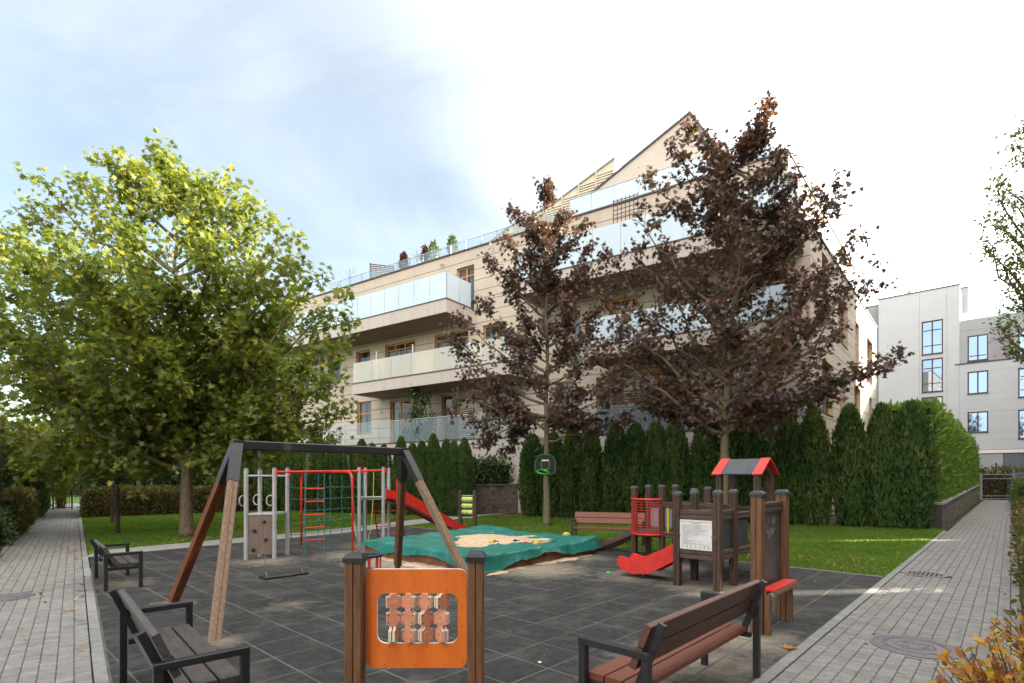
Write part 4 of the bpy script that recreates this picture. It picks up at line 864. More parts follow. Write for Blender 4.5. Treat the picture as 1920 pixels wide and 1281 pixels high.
wfill(xe + .004, xm1, zledge + .12, zpar - .9, 'grey_wall', .06, .2, RO); wfill(xm1, xm2, zledge + .12, zpar - .9, 'mauve_wall', .06, .2, RO); wfill(xm2, XR, zledge + .12, zpar - .9, 'grey_wall', .06, .2, RO)
wbox('wall_panel', 'grey_wall', xe + .004, XR, zpar - .89, zpar, .05, .2)
wbox('ledge', 'coping', xe - .3, XR, zledge + .02, zledge + .11, -.05, .2)
wbox('roof_edge', 'coping', -.03, xe + .03, zroof, zroof + .1, -.04, .4)
wbox('side_block', 'grey_wall', -1.2, -.01, 0, zz(1637, 569), 1.0, 8); wbox('roof_edge', 'coping', -1.25, -.01, zz(1637, 569), zz(1637, 569) + .07, .95, 8)
fx = WX(1816, 540, 3.5); wbox('fin_wall', 'grey_wall', xe - 1, fx[0], 14.0, fx[1], 3.2, 3.9); wbox('roof_edge', 'coping', xe - 1, fx[0] + .04, fx[1], fx[1] + .08, 3.15, 3.95)
wbox('chimney', 'grey_wall', WX(1701, 545, 2)[0], WX(1708, 545, 2)[0], 17.8, 18.75, 2, 2.5)
rail((xe + .1, .5, 0), (XR, .5, 0), zpar - .05, .72, 14, 'frost', cap=True, parent=Wb)
for k, o_ in enumerate(WOP + RO):
    x0, x1, z0, z1, ty = o_
    cc, rr = (([.5], [.26, .72]) if ty in 'AC' else (([.5], [.2]) if ty == 'R' else ([.5], [])))
    w = mkwin(Wb, x0 + .004, x1 - .004, z0 + .004, z1 - .004, .10, cc, rr, mat='win_dark', pane='pane_blue', fr=.085, curtain=(k % 3 == 0), seed=k)
    wbox('sill', 'coping', x0 - .03, x1 + .03, z0 - .05, z0 - .004, -.05, .1)
wbox('plinth_band', 'white_core', 0, XR, 3.62, 3.87, -.06, .2)
for k in range(12):
    wbox('plinth_panel', ('white_core', 'grey_wall', 'grey_wall', 'block_grey')[k % 4], k * 2.8, k * 2.8 + 2.76, 2.2, 3.6, .02, .2)
    wbox('plinth_panel', 'grey_wall', k * 2.8, k * 2.8 + 2.76, 0, 2.19, .02, .2)
t = thing('slatted_fence', 'maroon fence of wide horizontal boards in front of the white building', 'fence', WP + wi * -1.0, WR)
for k in range(8): piece('post', 'win_dark', t, (10 + k * 3, .05, 1.6), (.1, .1, 3.2))
for k in range(7):
    for j in range(6): piece('board', 'maroon', t, (11.5 + k * 3, 0, 2.2 + j * .19), (2.98, .03, .17))
    piece('board', 'maroon', t, (11.5 + k * 3, 0, 1.0), (2.98, .03, 2.0))
# ---------- unseen blocks added right of the path for shade, gaps angled along the sun
sd = Vector((math.sin(_a), math.cos(_a), 0))
def side_block(q_near, sA, sB, h, label):
    P = lambda s_, e: SQ(s_, q_near) + sd * e
    b = thing('shade_block', label, 'building', (0, 0, 0)); p = [P(sA, 0), P(sB, 0), P(sB, 14), P(sA, 14)]; p = p[::-1] if (p[1] - p[0]).cross(p[2] - p[1]).z < 0 else p
    MB().slab([(v.x, v.y) for v in p], lambda u, w, z: Vector((u, w, z)), h).build('wall', 'render_beige', b)
    for k in range(int((sB - sA) / 3.5)):
        for f in range(int(h / 3.2)):
            c_ = SQ(sA + 2 + 3.5 * k, q_near + .04); piece('window', 'pane_blue', b, (c_.x, c_.y, 2.2 + 3.2 * f), (1.6, .08, 1.6), ROT1)
side_block(-9.0, -30, 21.05, 18.8, 'tall beige block added for shade outside the picture to the right, nearest of three')
side_block(-9.0, 21.5, 29.62, 18.8, 'beige block added for shade outside the picture to the right, middle one of three')
side_block(-9.0, 30.0, 50, 18.8, 'long beige block added for shade outside the picture to the right, farthest of three')

for sa_, sb_ in ((21.05, 21.5), (29.62, 30.0)):      # slabs added over the two gaps to cut their sun streaks short
    p = [SQ(sa_ + .01, -9.02) + sd * .02, SQ(sb_ - .01, -9.02) + sd * .02, SQ(sb_ - .01, -9.02) + sd * 13.9, SQ(sa_ + .01, -9.02) + sd * 13.9][::-1]
    o = MB().slab([(v.x, v.y) for v in p], lambda u, w, z: Vector((u, w, 10.6 + z)), 8.1).build('gap_shade_slab', 'render_beige'); tag(o, 'added slab shading the %s gap between the blocks outside the picture' % ('nearer' if sa_ < 25 else 'farther'), 'building')

# ================================================================== RETAINING WALLS, GATES, HEDGES
def block_wall(name, label, P0, P1, h0, h1, th, rows, bl, mat, capmat, seed, cap=True, hid=True):
    P0, P1 = Vector(P0), Vector(P1); d = P1 - P0; ln = d.length; rz = math.atan2(d.y, d.x); t = thing(name, label, 'wall', P0, rz); rg = random.Random(seed)
    MB().add([(0, .02, -.05), (ln, .02, -.05), (ln, th - .02, -.05), (0, th - .02, -.05), (0, .02, h0 - .01), (ln, .02, h1 - .01), (ln, th - .02, h1 - .01), (0, th - .02, h0 - .01)],
             [(3, 2, 1, 0), (4, 5, 6, 7), (0, 1, 5, 4), (1, 2, 6, 5), (2, 3, 7, 6), (3, 0, 4, 7)]).build('mortar_core', 'mortar', t)
    for r in range(rows):
        x = -rg.random() * bl * .5
        while x < ln:
            l = bl * rg.uniform(.7, 1.3); a, b = max(0, x), min(ln, x + l); x += l
            if b - a < .04: continue
            hm = h0 + (h1 - h0) * ((a + b) / 2) / ln; rh = hm / rows
            piece('block', mat, t, ((a + b) / 2, th / 2 + rg.uniform(-.006, .006), rh * (r + .5)), (b - a - .012, th + .01, rh - .012))
    if cap:
        n = max(1, int(ln / .8))
        for k in range(n):
            f = (k + .5) / n; o = piece('cap_stone', capmat, t, (ln * f, th / 2, h0 + (h1 - h0) * f + .03), (ln / n - .01, th + .08, .06)); o.rotation_euler = (0, -math.atan2(h1 - h0, ln), 0)
    return t
block_wall('retaining_wall', 'long low brown block wall with grey cap stones under the clipped hedge by the right path', SQ(21.6, 1.56), SQ(50.5, 1.60), .78, 1.10, .28, 5, .62, 'block', 'cap_stone', 1)
wa, wb = G(893, 965), G(985, 961)
block_wall('retaining_wall', 'brown block retaining wall at the end of the footpath left of the hanging basketball board', wa, wb, 1.28, 1.28, .3, 6, .42, 'block', 'block', 3)
block_wall('retaining_wall', 'side of the brown block wall running back behind the left thuja row', wa + Vector((-.02, .1, 0)), wa + Vector((-.5, 3.2, 0)), 1.28, 1.28, .3, 6, .42, 'block', 'block', 4)
hd = (wb - wa); hz = math.atan2(hd.y, hd.x)
hedge('hedge', 'loose green shrub hedge growing on top of the brown retaining wall', wa + Vector((-.1, .35, 0)), hz, 2.6, 1.3, 2.35, 'laurel', .17, 3600, 11, kind='oval', upw=.5, wav=.12, jit=.12)
# thuja meshes
def thuja_meshes():
    out = []
    for v in range(4):
        rf = lambda u, v=v: (.46 + .04 * v % .06) * np.clip((1 - u ** (4.4 - .6 * (v % 2))), 0, 1) ** .66 * (0.80 + .28 * np.minimum(u * 2.5, 1))
        P, Nn = cone_samples(6800, 1.0, rf, 20 + v)
        P[:, 2] *= 3.0
        o = shell(P, Nn, 6800, 'thuja', .135, 30 + v, upw=1.1, out=.45, name='foliage', jit=.025); me = o.data; bpy.data.objects.remove(o)
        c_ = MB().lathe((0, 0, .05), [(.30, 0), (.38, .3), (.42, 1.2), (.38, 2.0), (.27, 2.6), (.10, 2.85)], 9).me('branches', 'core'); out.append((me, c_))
    return out
TH = thuja_meshes(); TR = random.Random(8)
def thuja(P, h, w, label, group, k):
    t = thing('thuja', label, 'conifer', P, TR.uniform(0, 6.28), group); me, cm = TH[k % 4]
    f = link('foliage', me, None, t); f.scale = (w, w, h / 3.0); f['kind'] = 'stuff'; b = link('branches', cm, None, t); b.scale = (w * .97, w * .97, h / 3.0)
    t.rotation_euler.x = TR.uniform(-.03, .03); t.rotation_euler.y = TR.uniform(-.03, .03); return t
Ha, Hb = Vector((1.0, 22.3, 0)), Vector((13.3, 17.0, 0)); tops = [(1000, 818), (1038, 815), (1072, 808), (1110, 806), (1150, 800), (1190, 799), (1234, 797), (1274, 792), (1322, 792), (1365, 788), (1402, 784), (1440, 780), (1480, 775), (1529, 770), (1591, 766), (1650, 764), (1706, 762)]
grpR = 'thuja row behind the playground'
names = ['at its left end beside the retaining wall', 'just right of the hanging basketball board', 'behind the back bench', 'third from the right maple trunk', 'left of the right maple', 'right beside the right maple trunk', 'above the toy house roof', 'right of the toy house roof', 'behind the blackboard', 'free-standing above the lawn', 'tall one above the lawn corner', 'broad one second from the path', 'broad corner one beside the right path']
pos = {0: 0, 1: 1, 4: 2, 7: 3, 8: 4, 9: 5, 10: 6, 11: 7, 12: 8, 13: 9, 14: 10, 15: 11, 16: 12}
for k, (px, ty) in enumerate(tops):
    kk = (px - 960) / 1000.0; dv = Hb - Ha; t_ = (kk * Ha.y - Ha.x) / (dv.x - kk * dv.y); P = Ha + dv * t_; h = H + (895 - ty) / 1000.0 * P.y
    w = 1.02 if px < 1480 else .92
    if px > 1580: w = .96
    if px > 1690: w = 1.15
    lab = 'dark green thuja of the tall row, ' + (names[pos[k]] if k in pos else ('%s tree from its left end' % ['', '', 'third', 'fourth', '', 'sixth', 'seventh', '', '', '', '', '', '', '', '', '', '', ''][k]))
    thuja(P + Vector((TR.uniform(-.06, .06), TR.uniform(-.08, .08), 0)), h, w, lab, grpR, k)
left_x = [(872, 838), (856, 832), (835, 829), (815, 829), (792, 832), (770, 836), (747, 834), (722, 838), (700, 836), (677, 839), (655, 841), (632, 842), (610, 845), (587, 846), (564, 848), (540, 850), (515, 852), (490, 854), (464, 856), (438, 858), (410, 860), (382, 862), (355, 864)]
La, Lb = Vector((-1.9, 22.6, 0)), Vector((-13.5, 26.4, 0)); ords = ['first', 'second', 'third', 'fourth', 'fifth', 'sixth', 'seventh', 'eighth', 'ninth', 'tenth', 'eleventh', 'twelfth', 'thirteenth', 'fourteenth', 'fifteenth', 'sixteenth', 'seventeenth', 'eighteenth', 'nineteenth', 'twentieth', 'twenty-first', 'twenty-second', 'twenty-third']
for k, (px, ty) in enumerate(left_x):
    kk = (px - 960) / 1000.0; dv = Lb - La; t_ = (kk * La.y - La.x) / (dv.x - kk * dv.y); P = La + dv * t_; h = H + (895 - ty) / 1000.0 * P.y + (.25 if k % 3 == 0 else 0)
    thuja(P + Vector((0, TR.uniform(-.06, .06), 0)), h, .72, 'slim thuja behind the climbing frame, %s counted from the retaining wall' % ords[k], 'slim thuja row behind the climbing frame', k + 1)
# clipped thuja hedge running along the right path on the wall
hedge('hedge', 'long clipped bright green thuja hedge on the block wall along the right path', SQ(21.9, 1.80), ROT1, 28.0, 1.6, 4.05, 'thuja_side', .17, 36000, 12, rnd=.5, wav=.04, upw=.8, jit=.06)
# right gate, pillar and what stands behind
gp_ = G(1866, 938); t = thing('metal_gate', 'silver metal bar gate closing the right path', 'gate', G(1840, 938), math.atan2(G(1894, 938.3).y - G(1840, 938).y, 2.0)); gw = 2.1
for xx in (0, gw): piece('post', 'steel', t, (xx, 0, .95), (.09, .09, 1.9))
for z in (.12, .32, 1.55, 1.85): piece('rail', 'steel', t, (gw / 2, 0, z), (gw, .05, .05))
for k in range(15): piece('bar', 'win_dark', t, (.06 + k * (gw - .12) / 14, 0, .95), (.012, .012, 1.75))
pb = G(1892, 938.2); block_wall('gate_pillar', 'dark blue-grey block pillar right of the silver gate', pb + Vector((.15, 0, 0)), pb + Vector((2.4, -.9, 0)), 2.0, 2.0, .6, 9, .5, 'block_grey', 'cap_stone', 6, cap=False)
block_wall('gate_pillar', 'slim grey block pillar left of the silver gate', G(1826, 938.5), G(1837, 938), 1.9, 1.9, .4, 8, .4, 'block_grey', 'cap_stone', 7, cap=False)
hedge('shrub', 'mixed green and brown shrub bank behind the silver gate', SQ(53.6, -3), ROT1 - math.pi / 2 + math.pi / 2, 1.2, 6, 2.0, 'beech', .2, 4500, 13, 'core_brown', kind='oval', wav=.2, jit=.15)
struct(sheet('lawn', [SQ(51.9, -4), SQ(55, -4), SQ(55, 6), SQ(51.9, 6)], 0.0, 'lawn'))
hedge('shrub', 'green shrub spilling over the blue-grey pillar at the far right', pb + Vector((1.0, -1.2, 0)), -.3, 2.6, 1.2, 2.35, 'privet', .14, 2200, 14, kind='oval', wav=.2, jit=.12)
# right-hand border: low brown and green hedge, autumn bush in the corner
hedge('hedge', 'low browning hedge bordering the right path on its right side', SQ(7.5, -.95), ROT1, 26, .78, .62, 'beech', .075, 15000, 15, 'core_brown', kind='oval', wav=.08, rnd=.25, jit=.06)
hedge('shrub', 'green clipped shrub at the far right border before the gate pillar', SQ(35, -1.4), ROT1, 12, 1.2, 1.35, 'privet', .1, 7000, 16, kind='oval', wav=.15, rnd=.3, jit=.08)
def twig_bush(name, label, base, rx, ry, h, mat, n, lsize, seed, nt=120, kind='oval', cat='bush', bias=(0, 0)):
    rg = random.Random(seed); nr = np.random.RandomState(seed); t = thing(name, label, cat, base); mb = MB(); A = []; Dd = []
    for k in range(nt):
        a = rg.uniform(0, 6.28); rr = math.sqrt(rg.random()); e = Vector((rx * rr * math.cos(a) + bias[0], ry * rr * math.sin(a) + bias[1], h * (rg.uniform(.55, 1.0) * (1 - .35 * rr * rr)))); s_ = Vector((e.x * .35, e.y * .35, 0))
        c1 = s_ + Vector((0, 0, e.z * .5)); pts = bez(s_, c1, c1.lerp(e, .6), e, 6); mb.tube(pts, [.006, .005, .004, .0035, .003, .002], 4, cap=False)
        for i in range(1, 6):
            for j in range(3): A.append(pts[i - 1].lerp(pts[i], rg.random())); Dd.append((pts[i] - pts[i - 1]).normalized())
    mb.build('stems', 'bark_dark', t); A = np.array([tuple(v) for v in A]); Dd = np.array([tuple(v) for v in Dd]); ix = nr.randint(0, len(A), n)
    d = Dd[ix] * .5 + nr.normal(0, .6, (n, 3)); nn = nr.normal(0, .5, (n, 3)); nn[:, 2] += .8
    f = scatter('leaves', A[ix] + nr.normal(0, .012, (n, 3)), d, nn, lsize * nr.uniform(.6, 1.2, n), kind, mat, nr, t); f['kind'] = 'stuff'; return t
twig_bush('autumn_bush', 'orange and yellow autumn bush in the bottom right corner of the picture', (2.60, 2.60, 0), .40, .55, .93, 'autumn', 3400, .062, 3, nt=210)
twig_bush('autumn_bush', 'sparser orange bush just beyond the corner bush at the right border', (4.22, 4.1, 0), .30, .6, .66, 'autumn', 1100, .055, 5, nt=90)
# left path border
hedge('hedge', 'brown trimmed beech hedge along the far lawn edge behind the two slim saplings', lp(22.3, .12), ROTL - math.pi / 2, 7.0, 1.6, 1.12, 'beech', .10, 17000, 17, 'core_brown', kind='oval', wav=.05, jit=.05, rnd=.2)
hedge('hedge', 'tall dark shrub mass behind the brown beech hedge', lp(24.6, .5), ROTL - math.pi / 2, 11, 3.0, 3.4, 'laurel', .20, 13000, 18, kind='oval', wav=.25, jit=.18, rnd=.6)
hedge('hedge', 'clipped brown and green hedge block beside the left path', lp(15.0, -1.45), ROTL, 7.6, 1.15, 1.12, 'beech', .09, 13000, 19, 'core_brown', kind='oval', wav=.04, jit=.04, rnd=.12)
hedge('hedge', 'tall dark thuja hedge beyond the clipped block by the left path', lp(22.8, -1.38), ROTL, 9.5, 1.5, 2.9, 'thuja', .15, 14000, 20, wav=.06, jit=.06, upw=.9, rnd=.3)
hedge('hedge', 'dark green hedge wall behind the clipped block at the left edge', lp(9.0, -3.4), ROTL, 20.0, 1.6, 2.9, 'thuja', .16, 18000, 24, wav=.12, jit=.1, rnd=.4, upw=.8)
hedge('shrub', 'low dark rounded shrub between the path and the clipped brown block', lp(12.0, -1.6), ROTL, 2.7, 1.1, .66, 'laurel', .08, 5000, 21, 'core_brown', kind='oval', wav=.10, jit=.05, rnd=.3)
hedge('shrub', 'low bright green shrub at the left picture edge beside the path', lp(8.6, -1.65), ROTL, 2.6, 1.1, .58, 'privet', .075, 5600, 22, kind='oval', wav=.10, jit=.05, rnd=.3)
tg = G(100, 955.5); tg2 = G(135, 955); d_ = tg2 - tg; t = thing('metal_gate', 'thin barred metal gate at the end of the left path', 'gate', tg, math.atan2(d_.y, d_.x)); gw = d_.length
for xx in (0, gw): piece('post', 'black_metal', t, (xx, 0, .75), (.05, .05, 1.5))
for z in (.1, 1.4): piece('rail', 'black_metal', t, (gw / 2, 0, z), (gw, .03, .03))
for k in range(9): piece('bar', 'black_metal', t, (.1 + k * (gw - .2) / 8, 0, .75), (.016, .016, 1.3))
twig_bush('yellow_bush', 'sunlit yellow climbing bush left of the far thin gate', tg + Vector((-.45, 1.0, 0)), .42, .5, 2.6, 'yellow_leaf', 2600, .12, 6, nt=60, kind='lobed')
struct(sheet('far_path', [lp(33, -.1), lp(33, -1.3), lp(60, -2.5), lp(60, 3)], 0.0, 'kerb'))
struct(sheet('far_lawn', [lp(38, -6), lp(38, 5), lp(80, 20), lp(80, -20)], 0.004, 'lawn'))
t = thing('picket_fence', 'dark bar fence across the far lawn beyond the left gate', 'fence', lp(46, -5), ROTL - math.pi / 2)
for k in range(50): piece('bar', 'black_metal', t, (k * .22, 0, .9), (.03, .03, 1.8))
for z in (.2, 1.6): piece('rail', 'black_metal', t, (5.4, 0, z), (11, .04, .05))
hedge('hedge', 'dark tree belt far beyond the left gate', lp(56, -14), ROTL - math.pi / 2, 26, 4, 4.5, 'laurel', .5, 6000, 23, kind='oval', wav=.6, jit=.4, rnd=1.2)
# dark trunk on the left edge
t = thing('tree', 'dark tree trunk at the very left edge of the picture', 'tree', (-14.9, 15.6, 0)); MB().tube([(-.25, 0, 0), (-.2, 0, 1.5), (-.15, .1, 3.4)], [.17, .13, .11], 10).build('trunk', 'bark_dark', t, smooth=True)

# ================================================================== TREES
rg = random.Random(77)
def tips_px(lst, Y, jit): return [AT(px, py, Y + rg.uniform(-jit, jit)) for px, py in lst]
def tips_fill(c, rx, ry, z0, z1, n, prof=lambda u: 1.0):
    out = []
    for k in range(n):
        u = (k + .5) / n; z = z0 + (z1 - z0) * u; a = k * 2.39996 + rg.uniform(-.3, .3); r = prof(u) * rg.uniform(.72, 1.0)
        out.append(Vector((c[0] + rx * r * math.cos(a), c[1] + ry * r * math.sin(a), z)))
    return out
# big plane tree
Yp = 15.0; sil = [(303, 285), (250, 318), (205, 300), (150, 335), (95, 350), (60, 400), (15, 415), (-40, 440), (-90, 520), (-110, 600), (-120, 690), (-90, 770), (-40, 820), (345, 330), (385, 345), (430, 345), (455, 390), (490, 420), (522, 440), (545, 500), (585, 515), (625, 560), (640, 590), (615, 640), (630, 700), (600, 730), (575, 690), (640, 770), (600, 810), (540, 815), (480, 800), (40, 850), (110, 860), (180, 850), (250, 845), (390, 820)]
tips = tips_px(sil, Yp, 1.2) + tips_fill((-10.4, 15.3), 4.6, 3.5, 3.6, 8.0, 60, lambda u: math.sin(math.pi * (.22 + .58 * u)) ** .6)
tree('plane_tree', 'big spreading plane tree with green and sunlit yellow-green leaves on the left lawn', G(350, 1006), (-9.6, 15.2, 9.9), tips, .17, 'plane_leaf', .172, 41000, 'bark', 2, twig=.95, spread=.16, sub=12, droop=.3, low=.19, up=.12)
# yellow-green tree further left
tips = tips_px([(-20, 780), (40, 790), (90, 800), (140, 830), (150, 870), (100, 880), (40, 885), (-20, 890), (110, 850)], 21, 1.0) + tips_fill((-20.5, 22), 3.6, 3.2, 2.4, 5.2, 24, lambda u: 1)
tree('plane_tree', 'yellow-green broadleaf tree behind the big plane tree over the left path', (-22.0, 22.5, 0), (-21.6, 22.5, 6.2), tips, .14, 'yellow_leaf', .2, 7000, 'bark', 4, twig=.9, sub=8, low=.2)
for i, (px, py, lab, r_) in enumerate(((221, 1001, 'slim sapling trunk nearer the camera left of the plane tree', .055), (211, 981, 'slim sapling with mossy trunk a little behind the first one', .06))):
    b = G(px, py); tree('sapling', lab, b, b + Vector((.05, 0, 3.9)), [b + Vector((rg.uniform(-.9, .9), rg.uniform(-.8, .8), rg.uniform(2.6, 3.9))) for _ in range(9)], r_, 'plane_leaf', .17, 650, 'bark_dark', 50 + i, twig=.4, sub=5, low=.5)
# middle maple
Ym = 18.2; sil = [(1024, 345), (1015, 420), (965, 395), (945, 450), (910, 480), (900, 560), (862, 590), (850, 640), (835, 630), (870, 700), (855, 745), (880, 790), (905, 830), (950, 845), (1060, 400), (1095, 415), (1110, 460), (1140, 480), (1150, 540), (1120, 600), (1175, 610), (1190, 660), (1160, 720), (1180, 780), (1120, 800), (1070, 790), (990, 470), (1040, 520), (980, 600)]
tips = tips_px(sil, Ym, .9) + tips_fill((1.15, 18.2), 2.5, 2.5, 3.4, 10.2, 18, lambda u: (1 - u) ** .55 * .95 + .12)
tree('purple_maple', 'smaller purple-leaved maple in the middle, with the basketball board on its trunk', G(1025, 986), (1.2, 18.2, 11.8), tips, .115, 'maple_leaf', .150, 12000, 'bark_grey', 6, twig=.75, spread=.12, sub=8, droop=.6, low=.24)
# right maple
Yr = 15.5; sil = [(1436, 195), (1425, 260), (1395, 270), (1460, 290), (1490, 330), (1295, 240), (1260, 275), (1330, 280), (1215, 325), (1345, 330), (1190, 410), (1180, 470), (1150, 490), (1140, 560), (1165, 610), (1130, 650), (1160, 700), (1200, 760), (1240, 770), (1290, 770), (1520, 360), (1585, 355), (1560, 400), (1500, 420), (1600, 440), (1570, 500), (1645, 497), (1600, 530), (1560, 560), (1685, 665), (1640, 690), (1520, 730), (1480, 765), (1430, 770), (1330, 400), (1400, 420), (1310, 520), (1470, 480), (1380, 620)]
tips = tips_px(sil, Yr, 1.0) + tips_fill((6.3, 15.5), 3.1, 3.1, 4.3, 10.6, 26, lambda u: (1 - u) ** .45 * .95 + .1)
tree('purple_maple', 'taller purple-leaved maple on the right, rising in front of the building corner', G(1355, 1001), (7.0, 15.5, 12.0), tips, .145, 'maple_leaf', .150, 19500, 'bark_grey', 7, twig=.8, spread=.13, sub=9, droop=.5, low=.24)
# small-leaved tree on the right edge
sil = [(1912, 225), (1895, 260), (1905, 300), (1870, 330), (1880, 370), (1858, 350), (1862, 410), (1880, 430), (1850, 405), (1842, 445), (1865, 480), (1850, 460), (1890, 500), (1915, 540), (1900, 570), (1870, 600), (1885, 630), (1905, 660), (1880, 590), (1935, 240), (1960, 300), (1980, 400), (2010, 480), (1990, 600), (1960, 660)]
tips = tips_px(sil, 12.0, .8) + tips_fill((12.6, 12.0), 1.2, 1.3, 4.2, 9.2, 16, lambda u: (1 - u) ** .5 * .8 + .2)
tree('hornbeam', 'narrow small-leaved green tree reaching in at the right edge', (13.0, 12.0, 0), (12.5, 12.0, 10.1), tips, .11, 'small_leaf', .095, 8500, 'bark_grey', 9, twig=.5, spread=.08, sub=9, droop=.3, kind='oval', low=.25, up=.6)

# ================================================================== BENCHES
def bench(label, P, rz, Ln, D_=.45, ah=.60, sh=.42, bt=.80, seat='bench_red', backm='bench_red', group='slatted park benches', nb=2):
    """x along the bench, y from front (0) to rear (D_)"""
    t = thing('park_bench', label, 'bench', P, rz, group)
    for x in (.03, Ln - .03):
        w = .05
        MB().bar((x, 0, 0), (x, 0, ah - .0), w, w).build('leg', 'black_metal', t)
        MB().bar((x, D_, 0), (x, D_, ah - .0), w, w).build('leg', 'black_metal', t)
        MB().bar((x, -.025, ah + .0225), (x, D_ + .025, ah + .0225), w + .004, .045).build('armrest', 'black_metal', t)
        s = 1 if x < Ln / 2 else -1; xi = x + s * .048
        MB().bar((xi, D_ - .10, sh - .06), (xi, D_ + .075, bt - .02), .03, .048).build('back_bracket', 'black_metal', t)
        MB().bar((xi, .0, sh - .065), (xi, D_ - .03, sh - .065), .04, .04).build('seat_bracket', 'black_metal', t)
    a, b = .06, Ln - .06
    pw = (D_ - .05) / 3
    for k in range(3):
        y = .02 + pw * (k + .5) - .02; MB().bar((a, y, sh - .02), (b, y, sh - .02), .042, pw - .014, c=.005, up=Vector((0, 1, 0))).build('seat_plank', seat, t)
    d = (Vector((0, D_ + .075, bt - .02)) - Vector((0, D_ - .10, sh - .06))).normalized(); n = Vector((0, -d.z, d.y))
    for k in range(nb):
        c_ = Vector((0, D_ + .055, bt - .05)) - d * (.066 + .150 * k) + n * .046; pr_ = [(-.068, -.02), (.068, -.02), (.068, .02), (-.068, .02)]
        p0, p1 = Vector((a - .04, c_.y, c_.z)), Vector((b + .04, c_.y, c_.z)); mb = MB(); hh, tt = .070, .021; vs = []
        for p in (p0, p1):
            for u, v in ((-hh + .005, -tt), (hh - .005, -tt), (hh, -tt + .005), (hh, tt - .005), (hh - .005, tt), (-hh + .005, tt), (-hh, tt - .005), (-hh, -tt + .005)): vs.append(p + d * u + n * v)
        mb.add(vs, [tuple(range(8)), tuple(range(15, 7, -1))] + [(i, 8 + i, 8 + (i + 1) % 8, (i + 1) % 8) for i in range(8)]); mb.build('back_plank', backm, t)
    return t
bench('red-brown slatted bench with black frame, seen from behind at the lower right', SQ(4.62, 1.97), math.atan2(-.7304, -.683), 1.88, D_=.44, ah=.60, bt=.83, seat='bench_red', backm='bench_back')
bench('dark grey-brown slatted bench cut by the lower left picture edge', Vector((-1.665, 3.34, 0)), math.atan2(.746, -.666), 1.70, D_=.46, ah=.54, sh=.40, bt=.78, seat='bench_dark', backm='bench_dark')
bench('small dark slatted bench at the grass corner beside the left path', Vector((-5.55, 7.98, 0)), math.atan2(.736, -.677), 1.42, D_=.42, ah=.50, sh=.37, bt=.66, seat='bench_dark', backm='bench_dark')
bench('brown slatted bench on the lawn behind the sandbox, facing the playground', Vector((1.45, 13.1, 0)), math.atan2(-.30, .954), 1.75, D_=.45, ah=.56, sh=.42, bt=.80, seat='bench_red', backm='bench_red')

# ================================================================== ORANGE SPINNER PANEL
def post_cap(parent, x, y, z, w, mat='black_metal'):
    a = w / 2 + .008
    MB().add([(x + s * r_, y + u * r_, z + h) for r_, h in ((a, -.03), (a, 0), (a * .8, .022), (a * .45, .032)) for s, u in ((-1, -1), (1, -1), (1, 1), (-1, 1))],
             [(3, 2, 1, 0), (12, 13, 14, 15)] + [(4 * k + i, 4 * k + (i + 1) % 4, 4 * k + 4 + (i + 1) % 4, 4 * k + 4 + i) for k in range(3) for i in range(4)]).build('post_cap', mat, parent)
PP = Vector((-.608, 3.40, 0)); t = thing('play_panel', 'orange play panel with rotating picture tiles between two wooden posts, in the foreground', 'play panel', PP)
for x, y in ((-.385, -.02), (.378, .02)):
    MB().prism(grooved(.108 if x < 0 else .100, .008), (x, y, -.1), (x, y, 1.135)).build('post', 'wood_brown', t); post_cap(t, x, y, 1.145, .108)
def rrect(x0, x1, z0, z1, r, n=6):
    o = []
    for cx_, cz_, a0 in ((x1 - r, z0 + r, -90), (x1 - r, z1 - r, 0), (x0 + r, z1 - r, 90), (x0 + r, z0 + r, 180)):
        for k in range(n + 1): a = math.radians(a0 + 90 * k / n); o.append((cx_ + r * math.cos(a), cz_ + r * math.sin(a)))
    return o
def holed(outer, inner, y0, y1, mf, ms):
    """plate in the xz plane with a hole; faces mf, edges ms"""
    mb = MB(); n = len(outer); assert n == len(inner)
    for y, s in ((y0, 1), (y1, -1)):
        vs = [(a, y, b) for a, b in outer] + [(a, y, b) for a, b in inner]; fs = [(i, (i + 1) % n, n + (i + 1) % n, n + i) for i in range(n)]
        mb.add(vs, fs if s > 0 else [f[::-1] for f in fs], mf)
    for pl in (outer, inner):
        vs = [(a, y0, b) for a, b in pl] + [(a, y1, b) for a, b in pl]; mb.add(vs, [(i, (i + 1) % n, n + (i + 1) % n, n + i) for i in range(n)], ms)
    return mb
ou = rrect(-.322, .320, .435, 1.065, .05, 6); inn = rrect(-.252, .262, .592, .910, .055, 6)
holed(ou, inn, -.002, .020, 0, 1).build('panel', ['orange', 'white_core'], t)
for x, z in [(-.15 + .17 * k, 1.045) for k in range(3)] + [(-.2 + .19 * k, .455) for k in range(3)] + [(-.17 + .12 * k, .932) for k in range(4)] + [(-.17 + .12 * k, .572) for k in range(4)] + [(-.285, .80), (-.285, .70), (.290, .82), (.290, .70), (-.30, 1.02), (-.30, .48), (.30, .48), (.30, 1.02), (-.24, .925), (.25, .925), (-.24, .578)]:
    MB().lathe((0, 0, 0), [(.004, 0), (.003, .003)], 8).build('screw', 'hold', t).matrix_local = Matrix.Translation((x, -.001, z)) @ Matrix.Rotation(math.radians(90), 4, 'X')
tab = [(-.018, -.052), (.018, -.052), (.024, -.040), (.045, -.036), (.045, .030), (.024, .036), (.018, .052), (-.018, .052), (-.024, .036), (-.045, .030), (-.045, -.036), (-.024, -.040)]
ang = [[22, -22, -18, 42], [14, -16, 38, -16], [88, -28, 42, -48]]; sym = [['arrow', 'eq', 'dots', 'none'], ['dots', 'dots', 'none', 'ring'], ['none', 'dots', 'sq', 'sq2']]
